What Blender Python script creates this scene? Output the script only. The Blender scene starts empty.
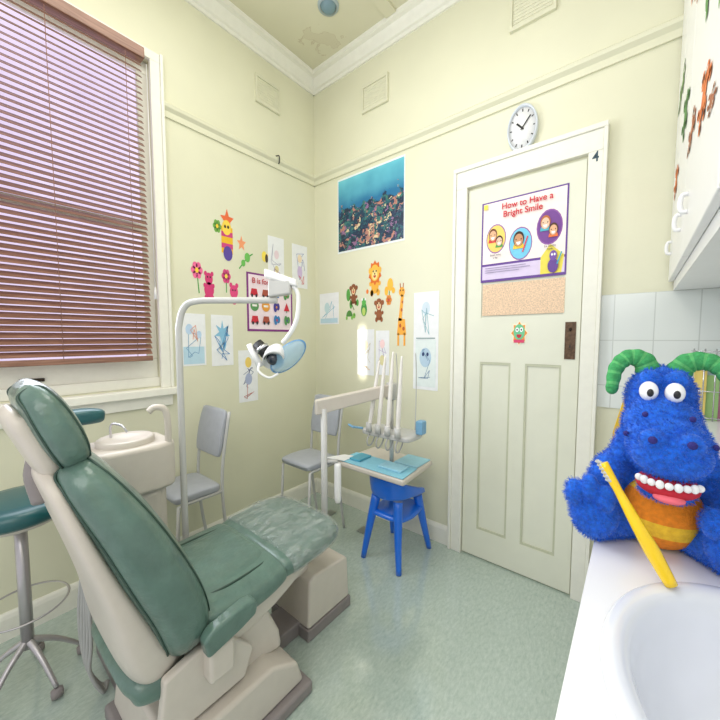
import bpy, bmesh, math, random
from mathutils import Vector, Matrix
random.seed(4)
scene=bpy.context.scene
COL=scene.collection
try:
    scene.view_settings.view_transform='Standard'
    scene.view_settings.exposure=0.12
except Exception: pass

# ------------------------------------------------------------------ materials
_m={}
def s2l(c):
    return tuple((v/12.92 if v<=0.04045 else ((v+0.055)/1.055)**2.4) for v in c)
def mat(name,col,rough=0.5,metal=0.0,nz=0.04,scale=30,bump=0.0,bscale=200,coat=0.0,alpha=1.0,trans=0.0,emit=0.0,sheen=0.0):
    if name in _m: return _m[name]
    m=bpy.data.materials.new(name); m.use_nodes=True
    nt=m.node_tree; b=nt.nodes['Principled BSDF']
    c=s2l([v/255 for v in col])
    tc=nt.nodes.new('ShaderNodeTexCoord')
    n=nt.nodes.new('ShaderNodeTexNoise'); n.inputs['Scale'].default_value=scale; n.inputs['Detail'].default_value=3
    nt.links.new(tc.outputs['Object'],n.inputs['Vector'])
    r=nt.nodes.new('ShaderNodeValToRGB')
    r.color_ramp.elements[0].position=0.3; r.color_ramp.elements[1].position=0.7
    r.color_ramp.elements[0].color=tuple(max(0,v*(1-nz)) for v in c)+(1,)
    r.color_ramp.elements[1].color=tuple(min(1,v*(1+nz)) for v in c)+(1,)
    nt.links.new(n.outputs['Fac'],r.inputs['Fac']); nt.links.new(r.outputs['Color'],b.inputs['Base Color'])
    b.inputs['Roughness'].default_value=rough; b.inputs['Metallic'].default_value=metal
    b.inputs['Coat Weight'].default_value=coat
    b.inputs['Alpha'].default_value=alpha
    b.inputs['Transmission Weight'].default_value=trans
    if sheen: b.inputs['Sheen Weight'].default_value=sheen
    if bump:
        n2=nt.nodes.new('ShaderNodeTexNoise'); n2.inputs['Scale'].default_value=bscale; n2.inputs['Detail'].default_value=4
        nt.links.new(tc.outputs['Object'],n2.inputs['Vector'])
        bp=nt.nodes.new('ShaderNodeBump'); bp.inputs['Strength'].default_value=bump; bp.inputs['Distance'].default_value=0.01
        nt.links.new(n2.outputs['Fac'],bp.inputs['Height']); nt.links.new(bp.outputs['Normal'],b.inputs['Normal'])
    _m[name]=m; return m
def ink(col):
    return mat('ink_%d_%d_%d'%tuple(col),col,0.6,nz=0.03)

WALL=mat('wall_paint',(225,224,198),0.42,nz=0.025,scale=3,bump=0.05,bscale=60)
TRIM=mat('cream_gloss_trim',(240,239,227),0.35,nz=0.02)
WHITE=mat('white_gloss',(240,240,239),0.3,nz=0.01)
DOORM=mat('door_cream_paint',(230,231,213),0.34,nz=0.02,scale=8)
BEIGE=mat('beige_enamel',(206,198,187),0.33,nz=0.02)
LGREY=mat('light_grey_enamel',(196,196,193),0.35,nz=0.02)
DGREY=mat('mid_grey_plastic',(138,131,130),0.5)
GREEN=mat('sage_green_vinyl',(88,115,105),0.28,nz=0.12,scale=22,bump=0.5,bscale=26,coat=0.3)
GREEND=mat('dark_green_piping',(48,72,62),0.45)
TEAL=mat('dark_teal_vinyl',(24,84,88),0.35,coat=0.2)
CHROME=mat('brushed_chrome',(205,205,208),0.18,metal=0.9)
SATIN=mat('satin_grey_steel',(186,182,184),0.3,metal=0.6)
GREYPAD=mat('grey_vinyl',(170,174,181),0.5,nz=0.04,bump=0.05)
BLUEP=mat('blue_plastic',(18,108,222),0.28,nz=0.03,coat=0.4)
HOSE=mat('grey_hose',(170,170,168),0.45)
BLACK=mat('black_plastic',(28,28,30),0.4)
TRAYB=mat('aqua_tray_liner',(140,202,222),0.7,bump=0.1)
SKYB=mat('sky_blue_plastic',(120,170,205),0.4)
PLASTER=mat('vent_paint',(221,220,195),0.6)

def ceiling_mat():
    m=mat('ceiling_paint',(220,217,190),0.7,nz=0.04,scale=2.5)
    nt=m.node_tree; b=nt.nodes['Principled BSDF']; L=nt.links.new
    src=b.inputs['Base Color'].links[0].from_socket
    tc=nt.nodes.new('ShaderNodeTexCoord')
    n=nt.nodes.new('ShaderNodeTexNoise'); n.inputs['Scale'].default_value=14; n.inputs['Detail'].default_value=6; L(tc.outputs['Object'],n.inputs['Vector'])
    d=nt.nodes.new('ShaderNodeVectorMath'); d.operation='DISTANCE'; d.inputs[1].default_value=(.30,-.23,3.18); L(tc.outputs['Object'],d.inputs[0])
    ma=nt.nodes.new('ShaderNodeMath'); ma.operation='MULTIPLY_ADD'; ma.inputs[1].default_value=-2.2; ma.inputs[2].default_value=.36; L(d.outputs['Value'],ma.inputs[0])
    ad=nt.nodes.new('ShaderNodeMath'); ad.operation='ADD'; L(ma.outputs[0],ad.inputs[0]); L(n.outputs['Fac'],ad.inputs[1])
    r=nt.nodes.new('ShaderNodeValToRGB'); e=r.color_ramp.elements
    e[0].position=.67; e[0].color=(0,0,0,1); e[1].position=.76; e[1].color=(.15,.15,.15,1)
    x=e.new(.685); x.color=(.6,.6,.6,1); x=e.new(.70); x.color=(.15,.15,.15,1); L(ad.outputs[0],r.inputs['Fac'])
    mx=nt.nodes.new('ShaderNodeMix'); mx.data_type='RGBA'; mx.inputs['B'].default_value=s2l((.68,.60,.46))+(1,)
    L(r.outputs['Color'],mx.inputs['Factor']); L(src,mx.inputs['A']); L(mx.outputs['Result'],b.inputs['Base Color'])
    return m
CEIL=ceiling_mat()

def floor_mat():
    m=bpy.data.materials.new('speckled_green_vinyl_floor'); m.use_nodes=True
    nt=m.node_tree; b=nt.nodes['Principled BSDF']; L=nt.links.new
    tc=nt.nodes.new('ShaderNodeTexCoord')
    def N(sc,de,ro,stretch):
        mp=nt.nodes.new('ShaderNodeMapping'); mp.inputs['Scale'].default_value=stretch
        L(tc.outputs['Object'],mp.inputs['Vector'])
        n=nt.nodes.new('ShaderNodeTexNoise'); n.inputs['Scale'].default_value=sc; n.inputs['Detail'].default_value=de; n.inputs['Roughness'].default_value=ro
        L(mp.outputs[0],n.inputs['Vector']); return n
    n=N(95,8,.8,(1,.35,1)); k=N(7,4,.6,(1,1,1))
    r=nt.nodes.new('ShaderNodeValToRGB'); e=r.color_ramp.elements
    e[0].position=0.30; e[0].color=s2l((.615,.690,.65))+(1,)
    e[1].position=0.70; e[1].color=s2l((.785,.835,.80))+(1,)
    L(n.outputs['Fac'],r.inputs['Fac'])
    mx=nt.nodes.new('ShaderNodeMix'); mx.data_type='RGBA'; mx.blend_type='MULTIPLY'; mx.inputs['Factor'].default_value=.35
    r2=nt.nodes.new('ShaderNodeValToRGB'); r2.color_ramp.elements[0].position=.3; r2.color_ramp.elements[0].color=(.84,.86,.84,1); r2.color_ramp.elements[1].position=.7; r2.color_ramp.elements[1].color=(1,1,1,1)
    L(k.outputs['Fac'],r2.inputs['Fac']); L(r.outputs['Color'],mx.inputs['A']); L(r2.outputs['Color'],mx.inputs['B'])
    L(mx.outputs['Result'],b.inputs['Base Color'])
    b.inputs['Roughness'].default_value=0.12; b.inputs['Specular IOR Level'].default_value=1.0
    b.inputs['Coat Weight'].default_value=.6; b.inputs['Coat Roughness'].default_value=.10
    return m

def tile_mat():
    m=bpy.data.materials.new('pale_tile_grid'); m.use_nodes=True
    nt=m.node_tree; b=nt.nodes['Principled BSDF']
    tc=nt.nodes.new('ShaderNodeTexCoord'); sp=nt.nodes.new('ShaderNodeSeparateXYZ'); cb=nt.nodes.new('ShaderNodeCombineXYZ')
    ad=nt.nodes.new('ShaderNodeMath'); ad.operation='ADD'
    nt.links.new(tc.outputs['Object'],sp.inputs[0])
    nt.links.new(sp.outputs['X'],ad.inputs[0]); nt.links.new(sp.outputs['Y'],ad.inputs[1])
    nt.links.new(ad.outputs[0],cb.inputs['X']); nt.links.new(sp.outputs['Z'],cb.inputs['Y'])
    br=nt.nodes.new('ShaderNodeTexBrick'); br.offset=0.0
    br.inputs['Scale'].default_value=1; br.inputs['Brick Width'].default_value=0.135; br.inputs['Row Height'].default_value=0.2
    br.inputs['Mortar Size'].default_value=0.002
    br.inputs['Color1'].default_value=s2l((.88,.90,.88))+(1,); br.inputs['Color2'].default_value=s2l((.86,.88,.87))+(1,)
    br.inputs['Mortar'].default_value=s2l((.78,.80,.78))+(1,)
    nt.links.new(cb.outputs[0],br.inputs['Vector']); nt.links.new(br.outputs['Color'],b.inputs['Base Color'])
    b.inputs['Roughness'].default_value=0.15
    return m

def wood_mat():
    m=bpy.data.materials.new('brown_wood_slats'); m.use_nodes=True
    nt=m.node_tree; b=nt.nodes['Principled BSDF']
    tc=nt.nodes.new('ShaderNodeTexCoord'); mp=nt.nodes.new('ShaderNodeMapping'); mp.inputs['Scale'].default_value=(30,2,30)
    n=nt.nodes.new('ShaderNodeTexNoise'); n.inputs['Scale'].default_value=4; n.inputs['Detail'].default_value=5
    r=nt.nodes.new('ShaderNodeValToRGB'); e=r.color_ramp.elements
    e[0].position=.3; e[0].color=s2l((.47,.33,.26))+(1,); e[1].position=.7; e[1].color=s2l((.63,.47,.39))+(1,)
    nt.links.new(tc.outputs['Object'],mp.inputs[0]); nt.links.new(mp.outputs[0],n.inputs['Vector'])
    nt.links.new(n.outputs['Fac'],r.inputs['Fac']); nt.links.new(r.outputs['Color'],b.inputs['Base Color'])
    b.inputs['Roughness'].default_value=0.3
    return m

def reef_mat():
    m=bpy.data.materials.new('reef_print'); m.use_nodes=True
    nt=m.node_tree; b=nt.nodes['Principled BSDF']; L=nt.links.new
    tc=nt.nodes.new('ShaderNodeTexCoord'); sp=nt.nodes.new('ShaderNodeSeparateXYZ'); L(tc.outputs['Generated'],sp.inputs[0])
    g=nt.nodes.new('ShaderNodeValToRGB'); e=g.color_ramp.elements
    e[0].position=.15; e[0].color=s2l((.05,.22,.40))+(1,); e[1].position=1; e[1].color=s2l((.42,.78,.84))+(1,)
    x=e.new(.62); x.color=s2l((.10,.44,.62))+(1,)
    n0=nt.nodes.new('ShaderNodeTexNoise'); n0.inputs['Scale'].default_value=3.5; L(tc.outputs['Generated'],n0.inputs['Vector'])
    a0=nt.nodes.new('ShaderNodeMath'); a0.operation='MULTIPLY_ADD'; a0.inputs[1].default_value=.35
    L(n0.outputs['Fac'],a0.inputs[0])
    su=nt.nodes.new('ShaderNodeMath'); su.operation='SUBTRACT'; su.inputs[1].default_value=.17
    L(sp.outputs['Z'],su.inputs[0]); L(su.outputs[0],a0.inputs[2]); L(a0.outputs[0],g.inputs['Fac'])
    nd=nt.nodes.new('ShaderNodeTexNoise'); nd.inputs['Scale'].default_value=9; nd.inputs['Detail'].default_value=5; L(tc.outputs['Generated'],nd.inputs['Vector'])
    mxv=nt.nodes.new('ShaderNodeMix'); mxv.data_type='RGBA'; mxv.inputs['Factor'].default_value=.35
    L(tc.outputs['Generated'],mxv.inputs['A']); L(nd.outputs['Color'],mxv.inputs['B'])
    v=nt.nodes.new('ShaderNodeTexVoronoi'); v.inputs['Scale'].default_value=24; L(mxv.outputs['Result'],v.inputs['Vector'])
    vr=nt.nodes.new('ShaderNodeSeparateColor'); L(v.outputs['Color'],vr.inputs[0])
    c=nt.nodes.new('ShaderNodeValToRGB'); e=c.color_ramp.elements; c.color_ramp.interpolation='CONSTANT'
    cols=[(0,(.04,.14,.25)),(.22,(.10,.34,.40)),(.44,(.72,.50,.44)),(.50,(.06,.20,.32)),(.64,(.56,.40,.56)),(.70,(.22,.46,.42)),(.82,(.86,.78,.62)),(.87,(.06,.17,.30))]
    e[0].color=s2l(cols[0][1])+(1,); e[1].position=cols[-1][0]; e[1].color=s2l(cols[-1][1])+(1,)
    for p,q in cols[1:-1]:
        k=e.new(p); k.color=s2l(q)+(1,)
    L(vr.outputs[0],c.inputs['Fac'])
    n1=nt.nodes.new('ShaderNodeTexNoise'); n1.inputs['Scale'].default_value=5; n1.inputs['Detail'].default_value=7; n1.inputs['Roughness'].default_value=.65; L(tc.outputs['Generated'],n1.inputs['Vector'])
    ma=nt.nodes.new('ShaderNodeMath'); ma.operation='MULTIPLY_ADD'; ma.inputs[1].default_value=-1.3; L(n1.outputs['Fac'],ma.inputs[0]); L(sp.outputs['Z'],ma.inputs[2])
    lt=nt.nodes.new('ShaderNodeMath'); lt.operation='LESS_THAN'; lt.inputs[1].default_value=-.09; L(ma.outputs[0],lt.inputs[0])
    mx=nt.nodes.new('ShaderNodeMix'); mx.data_type='RGBA'; L(lt.outputs[0],mx.inputs['Factor']); L(g.outputs['Color'],mx.inputs['A']); L(c.outputs['Color'],mx.inputs['B'])
    L(mx.outputs['Result'],b.inputs['Base Color']); b.inputs['Roughness'].default_value=.3
    return m

# ------------------------------------------------------------------ object helpers
def finish(ob,parent=None,label=None,cat=None,kind=None,group=None):
    if parent is not None:
        ob.parent=parent
        ob.location=Vector(ob.location)-wloc(parent)
    if label: ob['label']=label
    if cat: ob['category']=cat
    if kind: ob['kind']=kind
    if group: ob['group']=group
    return ob
def wloc(o):
    v=Vector(o.location)
    while o.parent: o=o.parent; v+=Vector(o.location)
    return v
def empty(name,loc,label=None,cat=None,kind=None,parent=None,group=None):
    o=bpy.data.objects.new(name,None); o.location=loc; o.empty_display_size=0.05
    COL.objects.link(o); return finish(o,parent,label,cat,kind,group)
def from_bm(name,bm,mats,parent=None,smooth=False,bevel=0,seg=3,origin=None,recalc=True,**kw):
    if recalc: bmesh.ops.recalc_face_normals(bm,faces=bm.faces)
    me=bpy.data.meshes.new(name); bm.to_mesh(me); bm.free()
    if me.vertices:
        xs=[v.co.copy() for v in me.vertices]
        c=Vector([(min(v[i] for v in xs)+max(v[i] for v in xs))/2 for i in range(3)])
    else: c=Vector((0,0,0))
    if origin is not None: c=Vector(origin)
    for v in me.vertices: v.co-=c
    if not isinstance(mats,(list,tuple)): mats=[mats]
    for m in mats: me.materials.append(m)
    if smooth:
        for p in me.polygons: p.use_smooth=True
    o=bpy.data.objects.new(name,me); o.location=c; COL.objects.link(o)
    if bevel:
        md=o.modifiers.new('bevel','BEVEL'); md.width=bevel; md.segments=seg; md.limit_method='ANGLE'; md.angle_limit=math.radians(35)
        for p in me.polygons: p.use_smooth=True
        md.harden_normals=True
    return finish(o,parent,**kw)
def add_box(bm,a,b,mi=0):
    x0,y0,z0=a; x1,y1,z1=b
    v=[bm.verts.new(p) for p in [(x0,y0,z0),(x1,y0,z0),(x1,y1,z0),(x0,y1,z0),(x0,y0,z1),(x1,y0,z1),(x1,y1,z1),(x0,y1,z1)]]
    for f in [(0,3,2,1),(4,5,6,7),(0,1,5,4),(1,2,6,5),(2,3,7,6),(3,0,4,7)]:
        fc=bm.faces.new([v[i] for i in f]); fc.material_index=mi
def box(name,a,b,m,parent=None,bevel=0,**kw):
    bm=bmesh.new(); add_box(bm,a,b); return from_bm(name,bm,m,parent,bevel=bevel,**kw)
def boxes(name,lst,m,parent=None,bevel=0,**kw):
    bm=bmesh.new()
    for t in lst: add_box(bm,*t)
    return from_bm(name,bm,m,parent,bevel=bevel,recalc=False,**kw)
def prism(name,pts,axis,a0,a1,m,parent=None,bevel=0,**kw):
    bm=bmesh.new()
    def P(p,a):
        l=list(p); l.insert(axis,a); return l
    A=[bm.verts.new(P(p,a0)) for p in pts]; B=[bm.verts.new(P(p,a1)) for p in pts]
    bm.faces.new(A); bm.faces.new(B[::-1])
    n=len(pts)
    for i in range(n): bm.faces.new([A[i],A[(i+1)%n],B[(i+1)%n],B[i]])
    return from_bm(name,bm,m,parent,bevel=bevel,**kw)
def catmull(P,n=8):
    if len(P)<3: return [Vector(p) for p in P]
    P=[Vector(p) for p in P]; Q=[P[0]*2-P[1]]+P+[P[-1]*2-P[-2]]; out=[]
    for i in range(1,len(Q)-2):
        for k in range(n):
            t=k/n; a,b,c,d=Q[i-1],Q[i],Q[i+1],Q[i+2]
            out.append(0.5*((2*b)+(c-a)*t+(2*a-5*b+4*c-d)*t*t+(-a+3*b-3*c+d)*t**3))
    out.append(P[-1]); return out
def add_tube(bm,pts,r,seg=10,smooth=True,mi=0,caps=True):
    P=catmull(pts,6) if smooth else [Vector(p) for p in pts]
    n=len(P)
    if isinstance(r,(list,tuple)):
        def rr(i):
            f=i/(n-1)*(len(r)-1); k=min(int(f),len(r)-2); return r[k]+(r[k+1]-r[k])*(f-k)
    else:
        def rr(i): return r
    prev=None; rings=[]
    for i in range(n):
        t=(P[min(i+1,n-1)]-P[max(i-1,0)]).normalized()
        if prev is None:
            u=t.orthogonal().normalized()
        else:
            u=(prev-t*prev.dot(t)).normalized()
        prev=u; w=t.cross(u)
        rings.append([bm.verts.new(P[i]+(u*math.cos(2*math.pi*k/seg)+w*math.sin(2*math.pi*k/seg))*rr(i)) for k in range(seg)])
    for i in range(n-1):
        for k in range(seg):
            f=bm.faces.new([rings[i][k],rings[i][(k+1)%seg],rings[i+1][(k+1)%seg],rings[i+1][k]]); f.smooth=True; f.material_index=mi
    if caps:
        bm.faces.new(rings[0]).material_index=mi; bm.faces.new(rings[-1][::-1]).material_index=mi
def tube(name,pts,r,m,parent=None,seg=10,smooth=True,**kw):
    bm=bmesh.new(); add_tube(bm,pts,r,seg,smooth); return from_bm(name,bm,m,parent,**kw)
def tubes(name,lst,m,parent=None,seg=10,smooth=True,**kw):
    bm=bmesh.new()
    for p,r in lst: add_tube(bm,p,r,seg,smooth)
    return from_bm(name,bm,m,parent,**kw)
def lathe(name,prof,c,m,parent=None,sx=1,sy=1,seg=40,rot=None,**kw):
    bm=bmesh.new(); rings=[]
    for r,z in prof:
        if r<1e-6: rings.append([bm.verts.new((0,0,z))])
        else: rings.append([bm.verts.new((r*math.cos(2*math.pi*k/seg)*sx,r*math.sin(2*math.pi*k/seg)*sy,z)) for k in range(seg)])
    for a,b in zip(rings,rings[1:]):
        for k in range(seg):
            q=[]
            for R,kk in ((a,k),(a,k+1),(b,k+1),(b,k)):
                v=R[kk%len(R)]
                if v not in q: q.append(v)
            if len(q)>2:
                f=bm.faces.new(q); f.smooth=True
    if rot is not None: bmesh.ops.transform(bm,matrix=rot,verts=bm.verts)
    bmesh.ops.translate(bm,vec=Vector(c),verts=bm.verts)
    return from_bm(name,bm,m,parent,**kw)
def loft(name,secs,m,parent=None,seg=36,ex=2.8,**kw):
    bm=bmesh.new(); rings=[]; n=len(secs)
    P=[Vector(s[:3]) for s in secs]
    for i,s in enumerate(secs):
        t=(P[min(i+1,n-1)]-P[max(i-1,0)]).normalized()
        X=Vector((1,0,0)); X=(X-t*X.dot(t)).normalized(); N=t.cross(X).normalized()
        ring=[]
        for k in range(seg):
            a=2*math.pi*k/seg; c,sn=math.cos(a),math.sin(a)
            px=math.copysign(abs(c)**(2/ex),c)*s[3]; pn=math.copysign(abs(sn)**(2/ex),sn)*s[4]
            ring.append(bm.verts.new(P[i]+X*px+N*pn))
        rings.append(ring)
    for i in range(n-1):
        for k in range(seg):
            f=bm.faces.new([rings[i][k],rings[i][(k+1)%seg],rings[i+1][(k+1)%seg],rings[i+1][k]]); f.smooth=True
    bm.faces.new(rings[0]); bm.faces.new(rings[-1][::-1])
    o=from_bm(name,bm,m,parent,**kw)
    md=o.modifiers.new('sub','SUBSURF'); md.levels=1; md.render_levels=1
    return o
def dense(S,n=4):
    S=[list(s) for s in S]; Q=[[2*a-b for a,b in zip(S[0],S[1])]]+S+[[2*a-b for a,b in zip(S[-1],S[-2])]]; out=[]
    for i in range(1,len(Q)-2):
        for k in range(n):
            t=k/n
            v=[0.5*((2*b)+(c-a)*t+(2*a-5*b+4*c-d)*t*t+(-a+3*b-3*c+d)*t**3) for a,b,c,d in zip(Q[i-1],Q[i],Q[i+1],Q[i+2])]
            out.append(v)
    out.append(S[-1]); return out
def ell(bm,c,r,rot=None,mi=0,seg=20):
    M=Matrix.Translation(Vector(c))
    if rot is not None: M=M@rot
    M=M@Matrix.Diagonal((r[0],r[1],r[2],1))
    ret=bmesh.ops.create_uvsphere(bm,u_segments=seg,v_segments=seg//2+2,radius=1,matrix=M)
    fs=set()
    for v in ret['verts']:
        for f in v.link_faces: fs.add(f)
    for f in fs: f.smooth=True; f.material_index=mi
def ellip(name,c,r,m,parent=None,rot=None,**kw):
    bm=bmesh.new(); ell(bm,c,r,rot); return from_bm(name,bm,m,parent,recalc=False,**kw)

AR=0.667
def circ(a,z,r,n=20,k=AR,s=1.0,a0=0,a1=360):
    return [(a+r*k*math.cos(math.radians(a0+(a1-a0)*i/n)),z+r*s*math.sin(math.radians(a0+(a1-a0)*i/n))) for i in range(n if a1-a0==360 else n+1)]
def rect(a0,z0,a1,z1): return [(a0,z0),(a1,z0),(a1,z1),(a0,z1)]
def star(a,z,r,n=5,ri=0.45,rot=90,k=AR):
    return [(a+(r if i%2==0 else r*ri)*k*math.cos(math.radians(rot+i*180/n)),z+(r if i%2==0 else r*ri)*math.sin(math.radians(rot+i*180/n))) for i in range(2*n)]
def stroke(pts,w):
    out=[]
    for (a,b),(c,d) in zip(pts,pts[1:]):
        dx,dy=c-a,d-b; l=math.hypot(dx,dy) or 1; nx,ny=-dy/l*w/2,dx/l*w/2
        out.append([(a+nx,b+ny),(a-nx,b-ny),(c-nx,d-ny),(c+nx,d+ny)])
    return out
def art(name,wall,shapes,label=None,cat=None,parent=None,base=0.002,thick=True,step=0.0005,**kw):
    bm=bmesh.new(); mats=[]
    def W(p,off):
        if wall=='B': return (p[0],-off,p[1])
        if wall=='L': return (off,p[0],p[1])
        if wall=='D': return (p[0],-off-0.012,p[1])
        if wall=='C': return (2.068-off,p[0],p[1])
    for li,(polys,c) in enumerate(shapes):
        if isinstance(c,tuple): c=ink(c)
        if c not in mats: mats.append(c)
        mi=mats.index(c)
        if polys and isinstance(polys[0][0],(int,float)): polys=[polys]
        off=base+li*step
        for p in polys:
            f=bm.faces.new([bm.verts.new(W(q,off)) for q in p]); f.material_index=mi
            if li==0 and thick:
                vs=[bm.verts.new(W(q,-.0002)) for q in p]; top=[bm.verts.new(W(q,off)) for q in p]
                bm.faces.new(vs[::-1]).material_index=mi
                for i in range(len(p)):
                    g=bm.faces.new([vs[i],vs[(i+1)%len(p)],top[(i+1)%len(p)],top[i]]); g.material_index=mi
    return from_bm(name,bm,mats,parent,recalc=False,label=label,cat=cat,**kw)
def text(name,body,wall,a,z,size,col,parent,align='CENTER',off=0.01,xs=AR,bold=0.0):
    cu=bpy.data.curves.new(name,'FONT'); cu.body=body; cu.size=size; cu.align_x=align; cu.offset=bold; cu.extrude=0.0003
    t=bpy.data.objects.new('tmp',cu); COL.objects.link(t)
    bpy.context.view_layer.update()
    dg=bpy.context.evaluated_depsgraph_get(); me=bpy.data.meshes.new_from_object(t.evaluated_get(dg))
    bpy.data.objects.remove(t)
    for v in me.vertices:
        x,y,d=v.co
        if wall=='B': v.co=(a+x*xs,-off-d,z+y)
        elif wall=='D': v.co=(a+x*xs,-off-0.012-d,z+y)
        elif wall=='L': v.co=(off+d,a+x*xs,z+y)
    me.materials.clear(); me.materials.append(ink(col))
    c=sum((v.co for v in me.vertices),Vector())/max(1,len(me.vertices))
    for v in me.vertices: v.co-=c
    o=bpy.data.objects.new(name,me); o.location=c; COL.objects.link(o)
    return finish(o,parent)

# ================================================================== ROOM
XR=2.30; YB=-2.45; H=3.18
ST=dict(kind='structure')
box('floor',(-.1,YB,-.05),(XR+.1,.1,0),floor_mat(),origin=(0,0,0),**ST)
box('ceiling',(-.1,YB,H),(XR+.1,.1,H+.05),CEIL,origin=(0,0,0),**ST)
box('wall_back',(-.1,0,0),(XR+.1,.1,H),WALL,**ST)
box('wall_right',(XR,YB,0),(XR+.1,0,H),WALL,**ST)
WY0,WY1,WZ0,WZ1=-2.02,-1.14,0.99,2.66
boxes('wall_left',[((-.1,WY1,0),(0,0,H)),((-.1,YB,0),(0,WY0,H)),((-.1,WY0,0),(0,WY1,WZ0)),((-.1,WY0,WZ1),(0,WY1,H))],WALL,**ST)
cpro=[(0,3.08),(0.012,3.08),(0.018,3.095),(0.03,3.10),(0.05,3.135),(0.06,3.15),(0.085,3.155),(0.09,H),(0,H)]
prism('trim_1',[(-d,z) for d,z in cpro],0,0,XR,TRIM,**ST)
prism('trim_2',[(d,z) for d,z in cpro],1,YB,0,TRIM,**ST)
rpro=[(0,2.415),(0.010,2.415),(0.012,2.445),(0.028,2.46),(0.032,2.475),(0.022,2.485),(0,2.49)]
prism('trim_3',[(-d,z) for d,z in rpro],0,0,2.07,WALL,**ST)
prism('trim_4',[(d,z) for d,z in rpro],1,-1.086,0,WALL,**ST)
bpro=[(0,0),(0.014,0),(0.014,.09),(0.010,.105),(0.004,.115),(0,.115)]
prism('baseboard_back',[(-d,z) for d,z in bpro],0,0,1.153,TRIM,**ST)
prism('baseboard_left',[(d,z) for d,z in bpro],1,YB,0,TRIM,**ST)
box('trim_5',(.73,-1.6,H-.012),(.80,-.09,H),CEIL,origin=(0,0,0),**ST)
box('trim_6',(1.50,-1.6,H-.012),(1.57,-.09,H),CEIL,origin=(0,0,0),**ST)
TILE=tile_mat()
box('trim_7',(1.85,-.008,.94),(XR,0,1.44),TILE,origin=(0,0,.84),**ST)
box('trim_8',(XR-.008,-1.9,.94),(XR,-.008,1.44),TILE,origin=(0,0,.84),**ST)

# ---- window
win=empty('window_1',(0,-1.58,WZ0),kind='structure')
boxes('window_casing',[((0,-1.145,.985),(.022,-1.1,2.655)),((0,-2.06,.985),(.022,-2.015,2.655)),((0,-2.06,2.655),(.022,-1.1,2.70)),((0,-1.1,.985),(.034,-1.086,2.70))],TRIM,win,bevel=.003)
boxes('window_sash',[((-.075,WY1-.05,WZ0+.15),(-.035,WY1,WZ1-.06)),((-.075,WY0,WZ0+.15),(-.035,WY0+.05,WZ1-.06)),((-.075,WY0,WZ0),(-.035,WY1,WZ0+.15)),((-.075,WY0,WZ1-.06),(-.035,WY1,WZ1)),((-.05,WY0+.05,1.80),(-.028,WY1-.05,1.84))],TRIM,win,bevel=.004)
box('window_stop',(-.035,WY0,WZ0),(-.012,WY1,WZ0+.05),TRIM,win,bevel=.004)
box('window_sill',(-.03,-2.12,.945),(.055,-1.06,.985),TRIM,win,bevel=.006)
box('window_apron',(0,-2.09,.885),(.02,-1.09,.945),TRIM,win,bevel=.004)
box('sash_lift',(-.036,-1.68,1.06),(-.024,-1.60,1.075),mat('dark_bronze',(50,38,30),.35,metal=.6),win,bevel=.002)
glass=bpy.data.materials.new('daylight_glow_glass'); glass.use_nodes=True
gb=glass.node_tree.nodes['Principled BSDF']; gn=glass.node_tree.nodes.new('ShaderNodeTexNoise'); gn.inputs['Scale'].default_value=4
gr=glass.node_tree.nodes.new('ShaderNodeValToRGB'); gr.color_ramp.elements[0].color=(.60,.49,.72,1); gr.color_ramp.elements[1].color=(.84,.74,.90,1)
glass.node_tree.links.new(gn.outputs['Fac'],gr.inputs['Fac']); glass.node_tree.links.new(gr.outputs['Color'],gb.inputs['Emission Color'])
gb.inputs['Emission Strength'].default_value=1.05; gb.inputs['Base Color'].default_value=(.25,.25,.3,1)  # the pane itself glows lilac, standing in for daylight outside
box('window_pane',(-.058,WY0+.03,WZ0+.05),(-.052,WY1-.03,WZ1-.04),glass,win)
# ---- blind
bl=empty('window_blind',(.04,-1.6,2.6),label='red-brown wooden venetian blind with tilted slats covering the window',cat='blind')
WOOD=wood_mat()
bm=bmesh.new(); z=1.18; by0,by1=-2.06,-1.20
while z<2.585:
    tl=math.radians(42); w=.0162
    c=Vector((.055,0,z)); dx=math.cos(tl)*w; dz=math.sin(tl)*w
    A=[(c.x+dx,by0,z-dz),(c.x-dx,by0,z+dz),(c.x-dx+.0014,by0,z+dz+.0016),(c.x+dx+.0014,by0,z-dz+.0016)]
    a=[bm.verts.new(p) for p in A]; b=[bm.verts.new((p[0],by1,p[2])) for p in A]
    bm.faces.new(a); bm.faces.new(b[::-1])
    for i in range(4): bm.faces.new([a[i],a[(i+1)%4],b[(i+1)%4],b[i]])
    z+=.0268
from_bm('slats',bm,WOOD,bl)
box('bottom_rail',(.04,by0,1.135),(.072,by1,1.16),WOOD,bl,bevel=.003)
box('blind_head_rail',(.024,by0-.01,2.60),(.08,by1+.012,2.65),WOOD,bl,bevel=.004)
for y in (-1.27,-1.55,-1.85):
    tube('ladder_cord',[(.078,y,1.16),(.078,y,2.59)],.0014,mat('cord_tan',(150,110,95),.7),bl,smooth=False,seg=6)
tc_=empty('tassel_cord',(.045,-1.17,2.5),parent=bl)
tube('cord',[(.045,-1.17,2.6),(.045,-1.168,1.5)],.0022,WHITE,tc_,smooth=False,seg=8)
tube('tassel',[(.045,-1.168,1.51),(.045,-1.168,1.45)],[.004,.008],WHITE,tc_,smooth=False,seg=8)

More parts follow.
